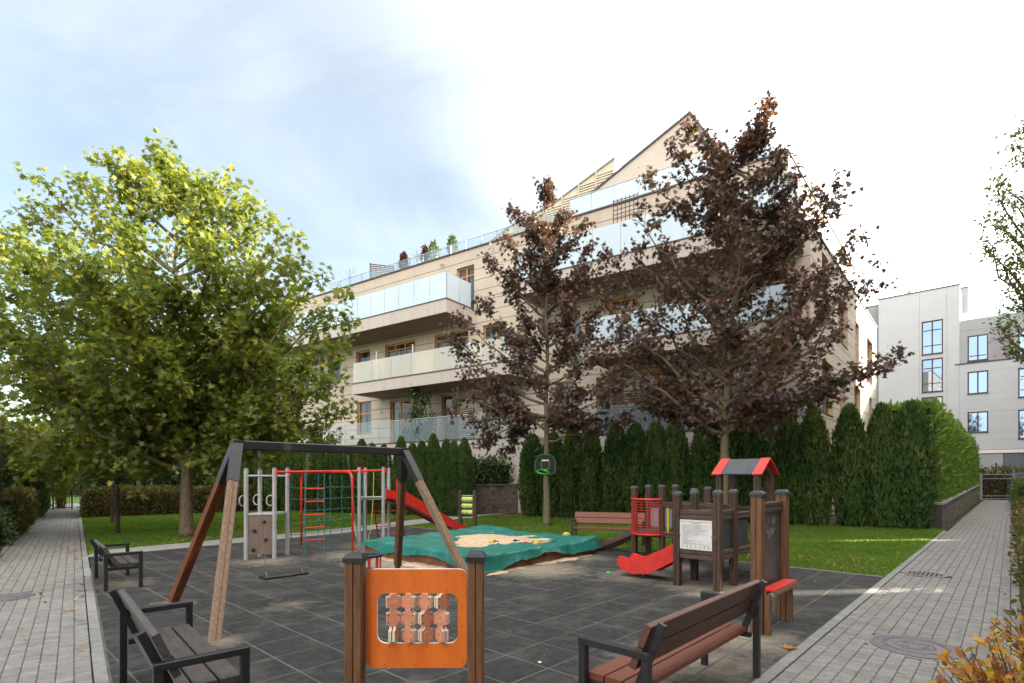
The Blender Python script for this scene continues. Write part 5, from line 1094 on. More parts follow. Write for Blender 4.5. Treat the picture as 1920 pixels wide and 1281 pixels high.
for c_ in range(4):
    xc = -.150 + c_ * .103; MB().tube([(xc, .009, .58), (xc, .009, .925)], .003, 6).build('rod', 'hold', t)
    for r_ in range(3):
        zc = .858 - r_ * .105; a = math.radians(ang[r_][c_]); mb = MB(); ca, sa = math.cos(a), math.sin(a)
        def F(u, w, h, ca=ca, sa=sa, xc=xc, zc=zc): return Vector((xc + u * ca - h * sa, .009 + u * sa + h * ca, zc + w))
        for y0, y1 in ((-.021, -.004), (.004, .021)): mb.slab(tab, lambda u, w, h, y0=y0, y1=y1: F(u, w, y0 + h * (y1 - y0)), 1.0, 0)
        for y0, y1 in ((-.0225, -.0205), (.0205, .0225)): mb.slab([(u * .97, w * .97) for u, w in tab], lambda u, w, h, y0=y0, y1=y1: F(u, w, y0 + h * (y1 - y0)), 1.0, 1)
        o = mb.build('spinner', ['cream_core', 'coral'], t); k = sym[r_][c_]; lb = MB()
        def ln(p, q, w=.0035): lb.bar(F(p[0], p[1], -.0228), F(q[0], q[1], -.0228), w, .0015, c=.0003, up=Vector((sa, -ca, 0)))
        if k == 'arrow': ln((-.025, .004), (.022, .004)); ln((.022, .004), (.004, .022)); ln((.022, .004), (.004, -.014)); ln((-.025, -.008), (.006, -.008))
        if k == 'eq': ln((-.012, .018), (.018, .018)); ln((-.018, -.022), (.022, -.022))
        if k in ('sq', 'sq2'):
            for p, q in (((-.02, -.02), (.02, -.02)), ((.02, -.02), (.02, .02)), ((.02, .02), (-.02, .02)), ((-.02, .02), (-.02, -.02))): ln(p, q)
        if k == 'ring': lb.ring(F(0, 0, -.0225), .024, .003, (sa, -ca, 0), 18, 5)
        if lb.v: lb.build('symbol', 'coral_line', o)
        if k in ('dots', 'ring', 'none') and k != 'ring':
            db = MB()
            for u, w in ((-.032, .022), (.032, .022), (-.032, -.026), (.032, -.026)): p = F(u, w, -.0226); db.ring(p, .003, .0022, (sa, -ca, 0), 6, 4)
            db.build('screws', 'hold', o)

# ================================================================== SWING
fl = [G(325, 1128), G(402, 1200)]; fr_ = [G(745, 1070), G(887, 1106)]
TL = Vector((-3.40, 6.60, 2.05)); TRr = Vector((-1.70, 8.37, 2.05)); bd = (TRr - TL).normalized()
t = thing('a_frame_swing', 'wooden A-frame swing stand with black metal top beam', 'swing', (TL.x, TL.y, 0)); O = Vector((TL.x, TL.y, 0))
MB().bar(TL - O - bd * .02, TRr - O + bd * .04, .10, .115, c=.012).build('beam', 'black_metal', t)
for T_, feet, s in ((TL, fl, -1), (TRr, fr_, 1)):
    for k, f in enumerate(feet):
        p1 = T_ + (f - T_).normalized() * .02 + Vector((0, 0, .02)); pt = f + (p1 - f) * .80; pm_ = f + (p1 - f) * .785
        mt = ('wood_red', 'wood_grey', 'wood_brown', 'wood_grey')[(0 if s < 0 else 2) + k]
        MB().prism(grooved(.105, .008, .005), f - O - (p1 - f) * .03 if not (s > 0 and k == 0) else f - O + (p1 - f) * .05, pm_ - O, up=bd).build('leg', mt, t)
        if s > 0 and k == 0: MB().bar(f - O - (p1 - f) * .03, f - O + (p1 - f) * .05, .09, .09).build('metal_foot', 'zinc', t)
        MB().bar(f + (p1 - f) * .775 - O, p1 - O + (p1 - f) * .015, .118, .118, up=bd, c=.006).build('corner_bracket', 'black_metal', t)
    MB().box((T_ - O) + Vector((0, 0, -.02)) - bd * s * .0, (.13, .13, .15), rz=math.atan2(bd.y, bd.x)).build('bracket_plate', 'black_metal', t)
def chain(mb, p0, p1, n=None, a=.013):
    p0, p1 = Vector(p0), Vector(p1); d = p1 - p0; ln = d.length; n = n or int(ln / .026); dn = d.normalized(); x, y, _ = axes(dn)
    for k in range(n):
        c_ = p0 + d * ((k + .5) / n); e = x if k % 2 else y; pts = []
        for j in range(8):
            u = 2 * math.pi * j / 8; pts.append(c_ + dn * (math.cos(u) * .0185) + e * (math.sin(u) * .008))
        b = len(mb.v); nx = dn.cross(e)
        for j, p in enumerate(pts):
            rad = (p - c_).normalized(); mb.v += [tuple(p + rad * .0028), tuple(p - rad * .0014 + nx * .0026), tuple(p - rad * .0014 - nx * .0026)]
        for j in range(8):
            for q in range(3): mb.f.append((b + j * 3 + q, b + ((j + 1) % 8) * 3 + q, b + ((j + 1) % 8) * 3 + (q + 1) % 3, b + j * 3 + (q + 1) % 3)); mb.mi.append(0)
def bp(k): return TL + (TRr - TL) * k
def hang(mb_parent, k, ztop=1.93):
    p = bp(k); MB().tube([(p.x - O2.x, p.y - O2.y, ztop + .07), (p.x - O2.x, p.y - O2.y, ztop)], .018, 8).build('hanger', 'zinc', mb_parent)
    m_ = MB(); m_.ring((p.x - O2.x, p.y - O2.y, ztop - .015), .02, .005, bd, 10, 5); m_.build('hanger_ring', 'zinc', mb_parent); return p
# flat seat
O2 = bp(.235); O2.z = 0; t = thing('flat_swing', 'flat black rubber swing seat on two chains, left half of the swing stand', 'swing seat', O2)
sA, sB = G(500, 1081, .42), G(563, 1077, .42); sA = AT(498, 1083, bp(.106).y + .05); sB = AT(565, 1074, bp(.365).y - .02)
sd_ = (sB - sA).normalized()
for k, e in ((.106, sA), (.365, sB)):
    p = hang(t, k); m_ = MB(); chain(m_, Vector((p.x, p.y, 1.90)) - O2, e + Vector((0, 0, .07)) - O2); m_.build('chain', 'zinc', t)
    m_ = MB(); sdn = Vector((-sd_.y, sd_.x, 0)).normalized(); m_.tube([e - O2 + sdn * .05, e - O2 + Vector((0, 0, .07)), e - O2 - sdn * .05], .005, 6); m_.build('shackle', 'zinc', t)
m_ = MB(); m_.bar(sA - O2 - sd_ * .05, sB - O2 + sd_ * .06, .17, .042, c=.014); m_.build('seat', 'hold', t)
# toddler seat
kA, kB = .612, .888; O2 = bp(.75); O2.z = 0; t = thing('toddler_swing_seat', 'blue-grey toddler bucket swing seat with red bars behind the orange panel', 'swing seat', O2)
cx = AT(692, 1040, bp(.75).y - .15); Yc = cx.y
eA, eB = AT(673, 1034, Yc), AT(713, 1026, Yc)
for k, e in ((kA, eA), (kB, eB)):
    p = hang(t, k); m_ = MB(); chain(m_, Vector((p.x, p.y, 1.90)) - O2, e + Vector((0, 0, .03)) - O2); m_.build('chain', 'zinc', t)
    m_ = MB(); m_.tube([e - O2 + Vector((-.04, 0, -.02)), e - O2 + Vector((0, 0, .04)), e - O2 + Vector((.04, 0, -.02))], .005, 6); m_.build('shackle', 'zinc', t)
top_c = AT(692, 1041, Yc) - O2; bot_c = AT(692, 1071, Yc) - O2
m_ = MB(); m_.ring(top_c, .17, .026, Z, 20, 8, sx=1.08, sy=.85); m_.build('top_ring', 'blue_rubber', t, smooth=True)
m_ = MB(); m_.lathe((bot_c.x, bot_c.y, bot_c.z), [(.02, -.025), (.165, -.02), (.18, 0), (.165, .025), (.02, .03)], 16); m_.build('seat', 'blue_rubber', t, smooth=True)
for a in range(8):
    u = a * math.pi / 4 + .3; m_ = MB(); m_.tube([(top_c.x + .165 * math.cos(u), top_c.y + .14 * math.sin(u), top_c.z), (bot_c.x + .155 * math.cos(u), bot_c.y + .14 * math.sin(u), bot_c.z)], .012, 8); m_.build('bar', 'red', t)

# ================================================================== CLIMBING FRAME
P1, P2, P3, P0 = Vector((-5.31, 10.65, 0)), Vector((-4.82, 10.82, 0)), Vector((-4.76, 11.30, 0)), Vector((-5.26, 11.13, 0))
A_, Bq, C_, D4 = Vector((-3.62, 12.64, 0)), Vector((-3.70, 13.45, 0)), Vector((-3.14, 13.0, 0)), Vector((-3.19, 13.80, 0))
O = Vector((-4.2, 12.0, 0)); t = thing('climbing_frame', 'grey tube climbing frame with red bars, rope net, climbing wall and small platforms', 'climbing frame', O)
r = lambda p, z=0.0: Vector((p.x - O.x, p.y - O.y, z))
for p, h in ((P1, 1.82), (P2, 1.83), (P3, 1.84), (P0, 1.81), (A_, 1.88), (Bq, 1.88), (C_, 1.89), (D4, 1.88)):
    mb = MB(); mb.tube([r(p, -.05), r(p, h)], .042, 14); mb.build('post', 'tube_grey', t, smooth=False); mb = MB(); mb.lathe(r(p, h), [(.043, -.01), (.043, .004), (.02, .016)], 14); mb.build('post_cap', 'zinc', t)
def tb(name, a, b, rr, mat): return MB().tube([a, b], rr, 10).build(name, mat, t)
def plat(c4, z, name='platform'):
    cc = sum((r(p) for p in c4), Vector()) / 4; mb = MB(); mb.slab([((r(p).x - cc.x) * .98 + cc.x, (r(p).y - cc.y) * .98 + cc.y) for p in c4], lambda u, w, h: Vector((u, w, z - .04 + h)), .04); mb.build(name, 'tube_grey', t)
plat([P1, P2, P3, P0], .93); plat([A_, C_, D4, Bq], 1.15)
for a, b in ((P1, P2), (P0, P3), (P1, P0)): tb('rail', r(a, 1.68), r(b, 1.68), .019, 'tube_grey')
tb('rail', r(P1, .90), r(P2, .90), .02, 'tube_grey')
d12 = (P2 - P1).normalized()
MB().slab([(.045, .10), (.475, .10), (.475, .87), (.045, .87)], lambda u, w, h: r(P1) + d12 * u + Vector((d12.y, -d12.x, 0)) * (.0 + h) + Vector((0, 0, w)), .02).build('climbing_wall', 'hpl_brown', t)
for u, w in ((.30, .76), (.13, .58), (.33, .40), (.11, .20)):
    p = r(P1) + d12 * (u + .02) + Vector((d12.y, -d12.x, 0)) * .03 + Vector((0, 0, w)); mb = MB(); mb.lathe((0, 0, 0), [(.036, 0), (.034, .018), (.022, .034), (.008, .036)], 9)
    o = mb.build('climbing_hold', 'hold', t, smooth=True); o.matrix_local = Matrix.Translation(p) @ Matrix.Rotation(math.atan2(d12.y, d12.x), 4, 'Z') @ Matrix.Rotation(math.radians(90), 4, 'X') @ Matrix.Scale(1.15, 4, (1, 0, 0))
sc = MB()
for k in range(7):
    for u in (.065, .455): p = r(P1) + d12 * u + Vector((d12.y, -d12.x, 0)) * .021 + Vector((0, 0, .16 + .11 * k)); sc.ring(p, .004, .003, (d12.y, -d12.x, 0), 6, 4)
sc.build('screws', 'zinc', t)
for p, ax_ in ((P1, (-1, .2, 0)), (P0, (-1, .2, 0)), (P2, (-.9, -.2, 0))):
    a = Vector(ax_).normalized(); mb = MB(); mb.ring(r(p, 1.18) + a * .075, .095, .013, (a.y, -a.x, 0) if p is not P1 else (.9, -.5, 0), 20, 8, sx=.8, sy=1.1); mb.build('grab_ring', 'tube_grey', t, smooth=True)
# red bars
tb('red_bar', r(P2, 1.755), r(A_, 1.80), .024, 'red_metal'); tb('red_bar', r(P3, 1.745), r(Bq, 1.80), .024, 'red_metal'); tb('red_bar', r(A_, 1.80), r(C_, 1.82), .024, 'red_metal')
for p, z in ((P2, 1.755), (P3, 1.745), (A_, 1.80), (C_, 1.82), (Bq, 1.80)): mb = MB(); mb.box(r(p, z) + Vector((.045, 0, 0)), (.03, .06, .14)); mb.build('bracket', 'red_metal', t)
La_, Lb_ = G(661, 1040), G(565, 1022)
pts = [r(La_, 0), r(La_, 1.45)] + bez(r(La_, 1.5), r(La_, 1.68), r(La_, 1.775).lerp(r(Lb_, 1.775), .02), r(La_, 1.775).lerp(r(Lb_, 1.775), .13), 7) + bez(r(Lb_, 1.775).lerp(r(La_, 1.775), .13), r(Lb_, 1.775).lerp(r(La_, 1.775), .02), r(Lb_, 1.68), r(Lb_, 1.5), 7) + [r(Lb_, 0)]
MB().tube(pts, .025, 10).build('arch', 'red_metal', t, smooth=True)
tb('support_tube', r(A_ + Vector((-.16, -.1, 0)), .8), r(A_ + Vector((.01, -.06, 0)), .05), .02, 'tube_grey')
# rope net between the towers (rear side)
net = MB(); nrow, ncol = 6, 7; a0, b0 = P3 + Vector((.02, .06, 0)), Bq + Vector((.02, -.1, 0))
grid = [[(r(a0.lerp(b0, .02 + .96 * c_ / (ncol - 1)), z) + Vector((rg.uniform(-.01, .01), rg.uniform(-.02, .02), rg.uniform(-.012, .012)))) for c_ in range(ncol)] for z in (1.72, 1.42, 1.17, .92, .66, .42)]
for c_ in range(ncol): net.tube([grid[k][c_] for k in range(nrow)] + [grid[-1][c_] * 1.0 + Vector((0, 0, -.42))], .0085, 5)
for k in range(1, nrow):
    net.tube([(grid[k][c_] if j == 0 else (grid[k][c_].lerp(grid[k][c_ + 1], .5) + Vector((0, 0, -.012)))) for c_ in range(ncol - 1) for j in (0, 1)] + [grid[k][-1]], .0085, 5)
for k in range(1, nrow):
    for c_ in range(ncol): net.lathe(grid[k][c_] - Vector((0, 0, .018)), [(.008, 0), (.017, .009), (.017, .027), (.008, .036)], 6)
net.build('rope_net', 'rope_teal', t)
# rope ladder with red rungs
la, lb = G(572, 1045), G(608, 1042)
for p in (la, lb): tb('ladder_rope', r(p, 0), r(p, 1.74), .009, 'rope_teal')
for z in (.345, .605, .87, 1.145, 1.41): MB().tube([r(la, z), r(lb, z)], .015, 8).build('rung', 'red_metal', t)
# rope ladder in the far tower, knotted yellow rope
tb('ladder_rope', r(A_ + Vector((.11, -.05, 0)), .02), r(A_ + Vector((.11, -.05, 0)), 1.8), .012, 'rope_teal')
yr = [r(A_.lerp(C_, .60), 1.80), r(A_.lerp(C_, .58), 1.2), r(A_.lerp(C_, .52), .7), r(A_.lerp(C_, .47), .38), r(A_.lerp(C_, .42), .30), r(A_.lerp(C_, .35), .08)]
mb = MB(); mb.tube(yr, .010, 6)
for p in yr[1:4]: mb.lathe(p, [(.01, -.02), (.022, 0), (.01, .02)], 7)
mb.build('climbing_rope', 'rope_yellow', t)
tb('rail', r(A_, 1.17), r(C_, 1.17), .022, 'tube_grey')
# red ladder at the back of the far tower
l1, l2 = r(AT(699, 938, 13.3), AT(699, 938, 13.3).z), r(G(709, 1009), .0)
ld = Vector((.62, .42, 0))
for off in (Vector((0, 0, 0)), ld): MB().tube([l1 + off, l2 + off], .018, 8).build('ladder_rail', 'red_metal', t)
for k in range(5): f = .08 + .2 * k; MB().tube([l1.lerp(l2, f), l1.lerp(l2, f) + ld], .014, 8).build('rung', 'red_metal', t)
# red slide
sA_ = Vector((-3.02, 13.35, 1.13)); sE = Vector((-1.50, 15.45, .18)); sdv = Vector((sE.x - sA_.x, sE.y - sA_.y, 0)); sln = sdv.length; sdv.normalize(); sn = Vector((sdv.y, -sdv.x, 0))
prof = [(0, 1.12), (.25, 1.06), (1.9, .33), (2.25, .235), (sln, .20)]
for w in (-.22, .22):
    up_ = [(a, z + (.24 if i in (0, 1) else (.2 if i == 2 else .12 if i == 3 else .07))) for i, (a, z) in enumerate(prof)]; lo = [(a, z - (.06 if i < 4 else .05)) for i, (a, z) in enumerate(prof)]
    ol = lo + up_[::-1]
    MB().slab(ol, lambda u, z, h, w=w: Vector((sA_.x - O.x, sA_.y - O.y, 0)) + sdv * u + sn * (w + h) + Vector((0, 0, z)), .025).build('slide_side', 'red', t)
    if w > 0:
        for u, z in ((.1, 1.1), (.55, .86), (.95, .66), (1.35, .50), (1.7, .36)):
            mb = MB(); mb.ring(Vector((sA_.x - O.x, sA_.y - O.y, 0)) + sdv * u + sn * (w + .027) + Vector((0, 0, z)), .012, .009, sn, 8, 5); mb.build('bolt', 'hold', t)
mb = MB(); mb.add([Vector((sA_.x - O.x, sA_.y - O.y, 0)) + sdv * a + sn * w + Vector((0, 0, z)) for a, z in prof for w in (-.2, .22)], [(2 * i, 2 * i + 1, 2 * i + 3, 2 * i + 2) for i in range(4)]); mb.build('slide_bed', 'steel', t)
MB().slab([(-.04, 1.0), (.10, 1.0), (.10, 1.62), (-.04, 1.62)], lambda u, z, h: Vector((sA_.x - O.x, sA_.y - O.y, 0)) + sdv * u + sn * (.22 + h) + Vector((0, 0, z)), .022).build('slide_guard', 'red', t)
tb('support_tube', r(sE - sdv * .25, 0), r(sE - sdv * .25, .2), .02, 'tube_grey')

# ================================================================== SANDBOX WITH TARP
s0, s1, q0, q1 = 6.25, 9.70, 6.60, 10.10
t = thing('sandbox', 'low timber sandbox with weathered brown sides under the green tarp', 'sandbox', SQ(s0, q0), ROT1); LX, LY = s1 - s0, q1 - q0
for y in (0, LY):
    for k in range(2): piece('side_beam', 'sand_timber', t, (LX / 2, y, .07 + k * .13), (LX + .06, .09, .125))
for x in (0, LX):
    for k in range(2): piece('side_beam', 'sand_timber', t, (x, LY / 2, .07 + k * .13), (.09, LY - .1, .125))
struct(piece('sand', 'sand', None, SQ((s0 + s1) / 2, (q0 + q1) / 2, .1), (LX - .1, LY - .1, .2), ROT1))
nr = np.random.RandomState(3)
def tarp_h(x, y):
    """height of the sheet over the box; x,y from -.2 to L+.2"""
    ex = min(x, LX - x); ey = min(y, LY - y); e = min(ex, ey)
    h = .34 - .08 * max(0, min(1, e / .9)) + .10 * math.exp(-((x - 1.9) ** 2 + (y - 1.7) ** 2) / .8)
    h += .016 * math.sin(x * 3.3 + y * 2.1) * math.cos(y * 2.4 - x) - .020 * abs(math.sin(x * 2.9 + 1.2 * math.sin(y * 2.3) + y)) ** .6 - .016 * abs(math.sin(y * 4.1 + 1.5 * math.sin(x * 1.9))) ** .5 + .006 * math.sin(x * 17 + y * 9)
    h += .022 * max(0, 1 - abs((x * .8 + y * .6) % .83 - .4) / .05) * math.exp(-((x - 1.6) ** 2 + (y - 1) ** 2) / 3) + .018 * max(0, 1 - abs((x * .5 - y * .9 + 9) % .71 - .3) / .045)
    h += .09 * math.exp(-((x - LX) ** 2 + (y - LY) ** 2) / .6) + .05 * math.exp(-((x - LX) ** 2 + y ** 2) / .2)
    return h
n = 150; V = []; F = []; lo_, hi_ = -.30, 1
for i in range(n + 1):
    for j in range(n + 1):
        u = -.34 + (LX + .68) * i / n; v = -.34 + (LY + .68) * j / n
        cx_, cy_ = min(max(u, -.06), LX + .06), min(max(v, -.06), LY + .06); ov = math.hypot(u - cx_, v - cy_); h = tarp_h(cx_, cy_)
        ed = cx_ - cy_; near = math.exp(-(cx_ ** 2 + cy_ ** 2) / .28); far = math.exp(-((cx_ - LX) ** 2 + cy_ ** 2) / .3)
        drop = .16 + .16 * near + .05 * far + .05 * math.sin(ed * 2.3 + .8) + .03 * math.sin(ed * 5.9) - .05 * math.exp(-((cy_ - 2.0) ** 2 + cx_ ** 2) / .5)
        z = h - .02 - drop * min(1, ov / .30) ** .85 if ov > 0 else h
        wr = math.sin(ed * 9 + 2 * math.sin(ed * 3.3)) * .5 + math.sin(ed * 23) * .22
        k_ = .20 + .07 * wr * min(1, ov * 5); px_ = cx_ + (u - cx_) * k_; py_ = cy_ + (v - cy_) * k_
        V.append((px_, py_, max(.03, z)))
F = [(i * (n + 1) + j, (i + 1) * (n + 1) + j, (i + 1) * (n + 1) + j + 1, i * (n + 1) + j + 1) for i in range(n) for j in range(n)]
mb = MB(); mb.add(V, F); o = mb.build('tarp', 'tarp', None, smooth=True); o.location = SQ(s0, q0); o.rotation_euler = (0, 0, ROT1); tag(o, 'wrinkled dark green tarp spread over the sandbox', 'tarp')
# heap of sand lying on the tarp
n = 60; V = []
for i in range(n + 1):
    for j in range(n + 1):
        x, y = .7 + 2.4 * i / n, .5 + 2.5 * j / n; d = math.hypot((x - 1.95) / 1.15, (y - 1.65) / .95); a = math.atan2(y - 1.65, x - 1.95)
        b = .86 - d * (1 + .22 * math.sin(3 * a + 1) + .13 * math.sin(7 * a) + .08 * math.sin(13 * a)) + .22 * math.sin(x * 6 + y * 3) * math.cos(y * 7) * d; V.append((x, y, tarp_h(x, y) + max(-.02, min(.035, b * .07)) + .004 * math.sin(x * 31) * math.cos(y * 29)))
F = [(i * (n + 1) + j, (i + 1) * (n + 1) + j, (i + 1) * (n + 1) + j + 1, i * (n + 1) + j + 1) for i in range(n) for j in range(n)]
mb = MB(); mb.add(V, F); o = mb.build('sand_heap', 'sand', None, smooth=True); o.location = SQ(s0, q0); o.rotation_euler = (0, 0, ROT1); tag(o, 'thin heap of pale sand lying on the green tarp', 'sand', None, 'stuff')
# sand spilt on the floor along the two near sides
def spill(label, x0, x1, y0, y1, seed):
    rgs = random.Random(seed); nx_, ny_ = 70, 14; V = []
    for i in range(nx_ + 1):
        for j in range(ny_ + 1):
            x = x0 + (x1 - x0) * i / nx_; y = y0 + (y1 - y0) * j / ny_; fx_ = i / nx_; fy = j / ny_
            b = min(1, fx_ * 6, (1 - fx_) * 6) * (fy - .55 + .22 * math.sin(x * 3.1 + seed) + .14 * math.sin(x * 9 + y * 5) + .08 * math.sin(x * 23 + y * 11)); V.append((x, y, max(-.012, min(.05, b * .05))))
    return V, [(i * (ny_ + 1) + j, (i + 1) * (ny_ + 1) + j, (i + 1) * (ny_ + 1) + j + 1, i * (ny_ + 1) + j + 1) for i in range(nx_) for j in range(ny_)]
V, F = spill('', -.1, 3.3, -.34, -.03, 1); o = MB().add(V, F).build('spilt_sand', 'sand', None, smooth=True); o.location = SQ(s0, q0); o.rotation_euler = (0, 0, ROT1); tag(o, 'pale sand spilt on the rubber along the right front side of the sandbox', 'sand', None, 'stuff')
V, F = spill('', .2, 3.7, -.62, -.03, 4); V = [(y, x, z) for x, y, z in V]; F = [f[::-1] for f in F]; o = MB().add(V, F).build('spilt_sand', 'sand', None, smooth=True); o.location = SQ(s0, q0); o.rotation_euler = (0, 0, ROT1); tag(o, 'wide drift of orange sand at the left front side of the sandbox under the swing leg', 'sand', None, 'stuff')
for i, (px, py, m_, lab, d) in enumerate(((921, 1018, 'yellow', 'yellow toy scoop on the sand heap, left one', (.09, .05, .03)), (928, 1017, 'blue_rubber', 'small dark toy beside the yellow scoop on the sand heap', (.07, .05, .03)), (966, 1015, 'rope_dark', 'dark toy lying at the back of the sand heap', (.08, .06, .03)), (1005, 1020, 'yellow', 'yellow toy car on the right part of the sand heap', (.11, .06, .04)), (984, 1018, 'red', 'tiny red toy in the middle of the sand heap', (.05, .04, .02)))):
    p = G(px, py, .40); o = MB().lathe((0, 0, 0), [(d[0] * .5, 0), (d[0] * .45, d[2]), (d[0] * .2, d[2] * 1.3)], 10); o.box((d[0] * .6, 0, d[2] * .6), (d[0], .02, .012)); o = o.build('sand_toy', m_); o.location = p; tag(o, lab, 'toy')
p = G(1141, 1076); o = MB().lathe((0, 0, 0), [(.02, 0), (.045, .01), (.04, .03), (.015, .045)], 9).build('sand_toy', 'green_plastic'); o.location = p; tag(o, 'small green toy on the floor at the foot of the red slide', 'toy')
p = G(1062, 1007); o = MB().lathe((0, 0, 0), [(.03, 0), (.11, .03), (.12, .08), (.06, .13)], 12).build('ball', 'rope_yellow', None, smooth=True); o.location = p; tag(o, 'pale yellow ball lying on the grass by the back bench', 'ball')

# ================================================================== TIC-TAC-TOE BOARD
a, b = G(863.5, 992), G(890.5, 993); d = b - a; W_ = d.length
t = thing('tic_tac_toe_board', 'tic-tac-toe board with lime green turning blocks between two brown posts on the grass', 'play panel', a, math.atan2(d.y, d.x))
for x in (0, W_): MB().prism(grooved(.11, .01, .005), (x, 0, -.05), (x, 0, 1.19)).build('post', 'play_wood', t); post_cap(t, x, 0, 1.2, .11)
for z in (1.06, .37): MB().tube([(0.05, 0, z), (W_ - .05, 0, z)], .02, 8).build('rail', 'tube_grey', t)
bw_ = (W_ - .13) / 3; marks = ['OOO', 'OOX', 'XX ']
for r_ in range(3):
    zc = .95 - r_ * .205; MB().tube([(0.05, 0, zc), (W_ - .05, 0, zc)], .03, 8).build('rod', 'dkgreen', t)
    for z in (zc + .10,): MB().box((W_ / 2, 0, z), (W_ - .12, .05, .03)).build('bar', 'dkgreen', t)
    for c_ in range(3):
        xc = .065 + bw_ * (c_ + .5); o = MB().prism([(.075 * math.cos(q * math.pi / 4 + .39), .075 * math.sin(q * math.pi / 4 + .39)) for q in range(8)], (xc - bw_ * .46, 0, zc), (xc + bw_ * .46, 0, zc)).build('block', 'lime', t); mk = marks[r_][c_]; mb = MB(); y = -.073
        if mk == 'O': mb.ring((xc, y, zc), .034, .007, (0, 1, 0), 14, 4, sx=.8)
        if mk == 'X': mb.bar((xc - .028, y, zc - .038), (xc + .028, y, zc + .038), .013, .008); mb.bar((xc + .028, y - .002, zc - .038), (xc - .028, y - .002, zc + .038), .013, .008)
        if mb.v: mb.build('letter', 'coral' if mk == 'O' else 'ink', o)

# ================================================================== BASKETBALL BOARD ON THE MAPLE
p = AT(1022.5, 871, 18.0); t = thing('basketball_board', 'black toy basketball backboard with green outline and hoop hanging on the middle maple trunk', 'basketball hoop', p)
ol = [(-.30, -.30), (.24, -.33), (.33, -.24), (.35, .08), (.27, .26), (.10, .33), (-.10, .34), (-.26, .26), (-.34, .08), (-.34, -.24)]
MB().slab(ol, lambda u, w, h: Vector((u, h - .01, w)), .02).build('backboard', 'hold', t)
mb = MB(); mb.tube([(x, -.015, z) for x, z in ol + ol[:1]], .018, 6); mb.build('outline', 'dkgreen', t)
for a, b in (((-.13, .10), (.13, .12)), ((.13, .12), (.13, -.14)), ((.13, -.14), (-.13, -.16)), ((-.13, -.16), (-.13, .10))): MB().bar((a[0], -.015, a[1]), (b[0], -.015, b[1]), .02, .01).build('target_line', 'green_plastic', t)
MB().box((0, -.02, .14), (.24, .01, .05)).build('label', 'sign_white', t)
mb = MB(); mb.ring((-.10, -.26, -.25), .20, .018, (0.15, -.35, 1), 20, 6); mb.build('hoop', 'green_plastic', t); MB().box((0, -.05, -.20), (.12, .07, .07)).build('hoop_bracket', 'green_plastic', t)
for z in (.42,): mb = MB(); mb.tube([(-.16, -.01, .30), (-.12, .0, .42), (0.0, -.12, .52), (.12, .0, .42), (.14, -.01, .30)], .006, 5); mb.build('hanging_cord', 'rope_dark', t)

# ================================================================== TODDLER CLIMBING SET
O3 = SQ(7.68, 3.10); t = thing('playhouse_climber', 'dark wooden toddler climbing set with red slide, roofed tower, mesh balcony and bridge', 'play structure', O3, ROT1)
lx = lambda s_, q_, z=0.0: Vector((s_ - 7.68, q_ - 3.10, z))
def ppost(s_, q_, h, w=.105, z0=-.05, cap='roof_grey'):
    p = lx(s_, q_); MB().prism(grooved(w, .009, .006), (p.x, p.y, z0), (p.x, p.y, h)).build('post', 'play_wood', t); post_cap(t, p.x, p.y, h + .005, w * .96, cap)
def prail(s0_, q0_, s1_, q1_, z, hh=.10, th=.05, name='rail', mat='play_rail'):
    a, b = lx(s0_, q0_, z), lx(s1_, q1_, z); dd = (b - a).normalized(); mb = MB(); k = 2
    for i in range(k): mb.bar(a + dd * .05 + Vector((0, 0, (i - .5) * hh / k * 1.0)), b - dd * .05 + Vector((0, 0, (i - .5) * hh / k)), th, hh / k - .006, c=.008)
    mb.build(name, mat, t)
def ppanel(s0_, q0_, s1_, q1_, z0, z1, mat, name='panel', th=.015, off=.0):
    a, b = lx(s0_, q0_), lx(s1_, q1_); dd = (b - a).normalized(); nn = Vector((dd.y, -dd.x, 0))
    return MB().slab([(.05, z0), ((b - a).length - .05, z0), ((b - a).length - .05, z1), (.05, z1)], lambda u, w, h: a + dd * u + nn * (off + h) + Vector((0, 0, w)), th).build(name, mat, t)
def deck(s0_, s1_, q0_, q1_, z):
    n_ = 5
    for k in range(n_): c_ = lx(s0_ + (s1_ - s0_) * (k + .5) / n_, (q0_ + q1_) / 2, z); piece('deck_board', 'play_wood', t, c_, ((s1_ - s0_) / n_ - .012, abs(q1_ - q0_) - .02, .035))
# front tower
fs0, fs1, fq0, fq1 = 7.68, 8.28, 3.10, 3.72
for s_, q_, h in ((fs0, fq0, 1.43), (fs0, fq1, 1.40), (fs1, fq0, 1.43), (fs1, fq1, 1.40)): ppost(s_, q_, h)
deck(fs0, fs1, fq0, fq1, .52)
prail(fs0, fq1, fs0, fq0, 1.09, .15); prail(fs0, fq1, fs0, fq0, .50, .15); prail(fs0, fq0, fs1, fq0, 1.09, .15); prail(fs0, fq0, fs1, fq0, .50, .15)
ppanel(fs0, fq0, fs1, fq0, .58, 1.01, 'dark_panel', 'side_panel', off=-.01)
prail(fs0, fq1, fs1, fq1, 1.09, .10)
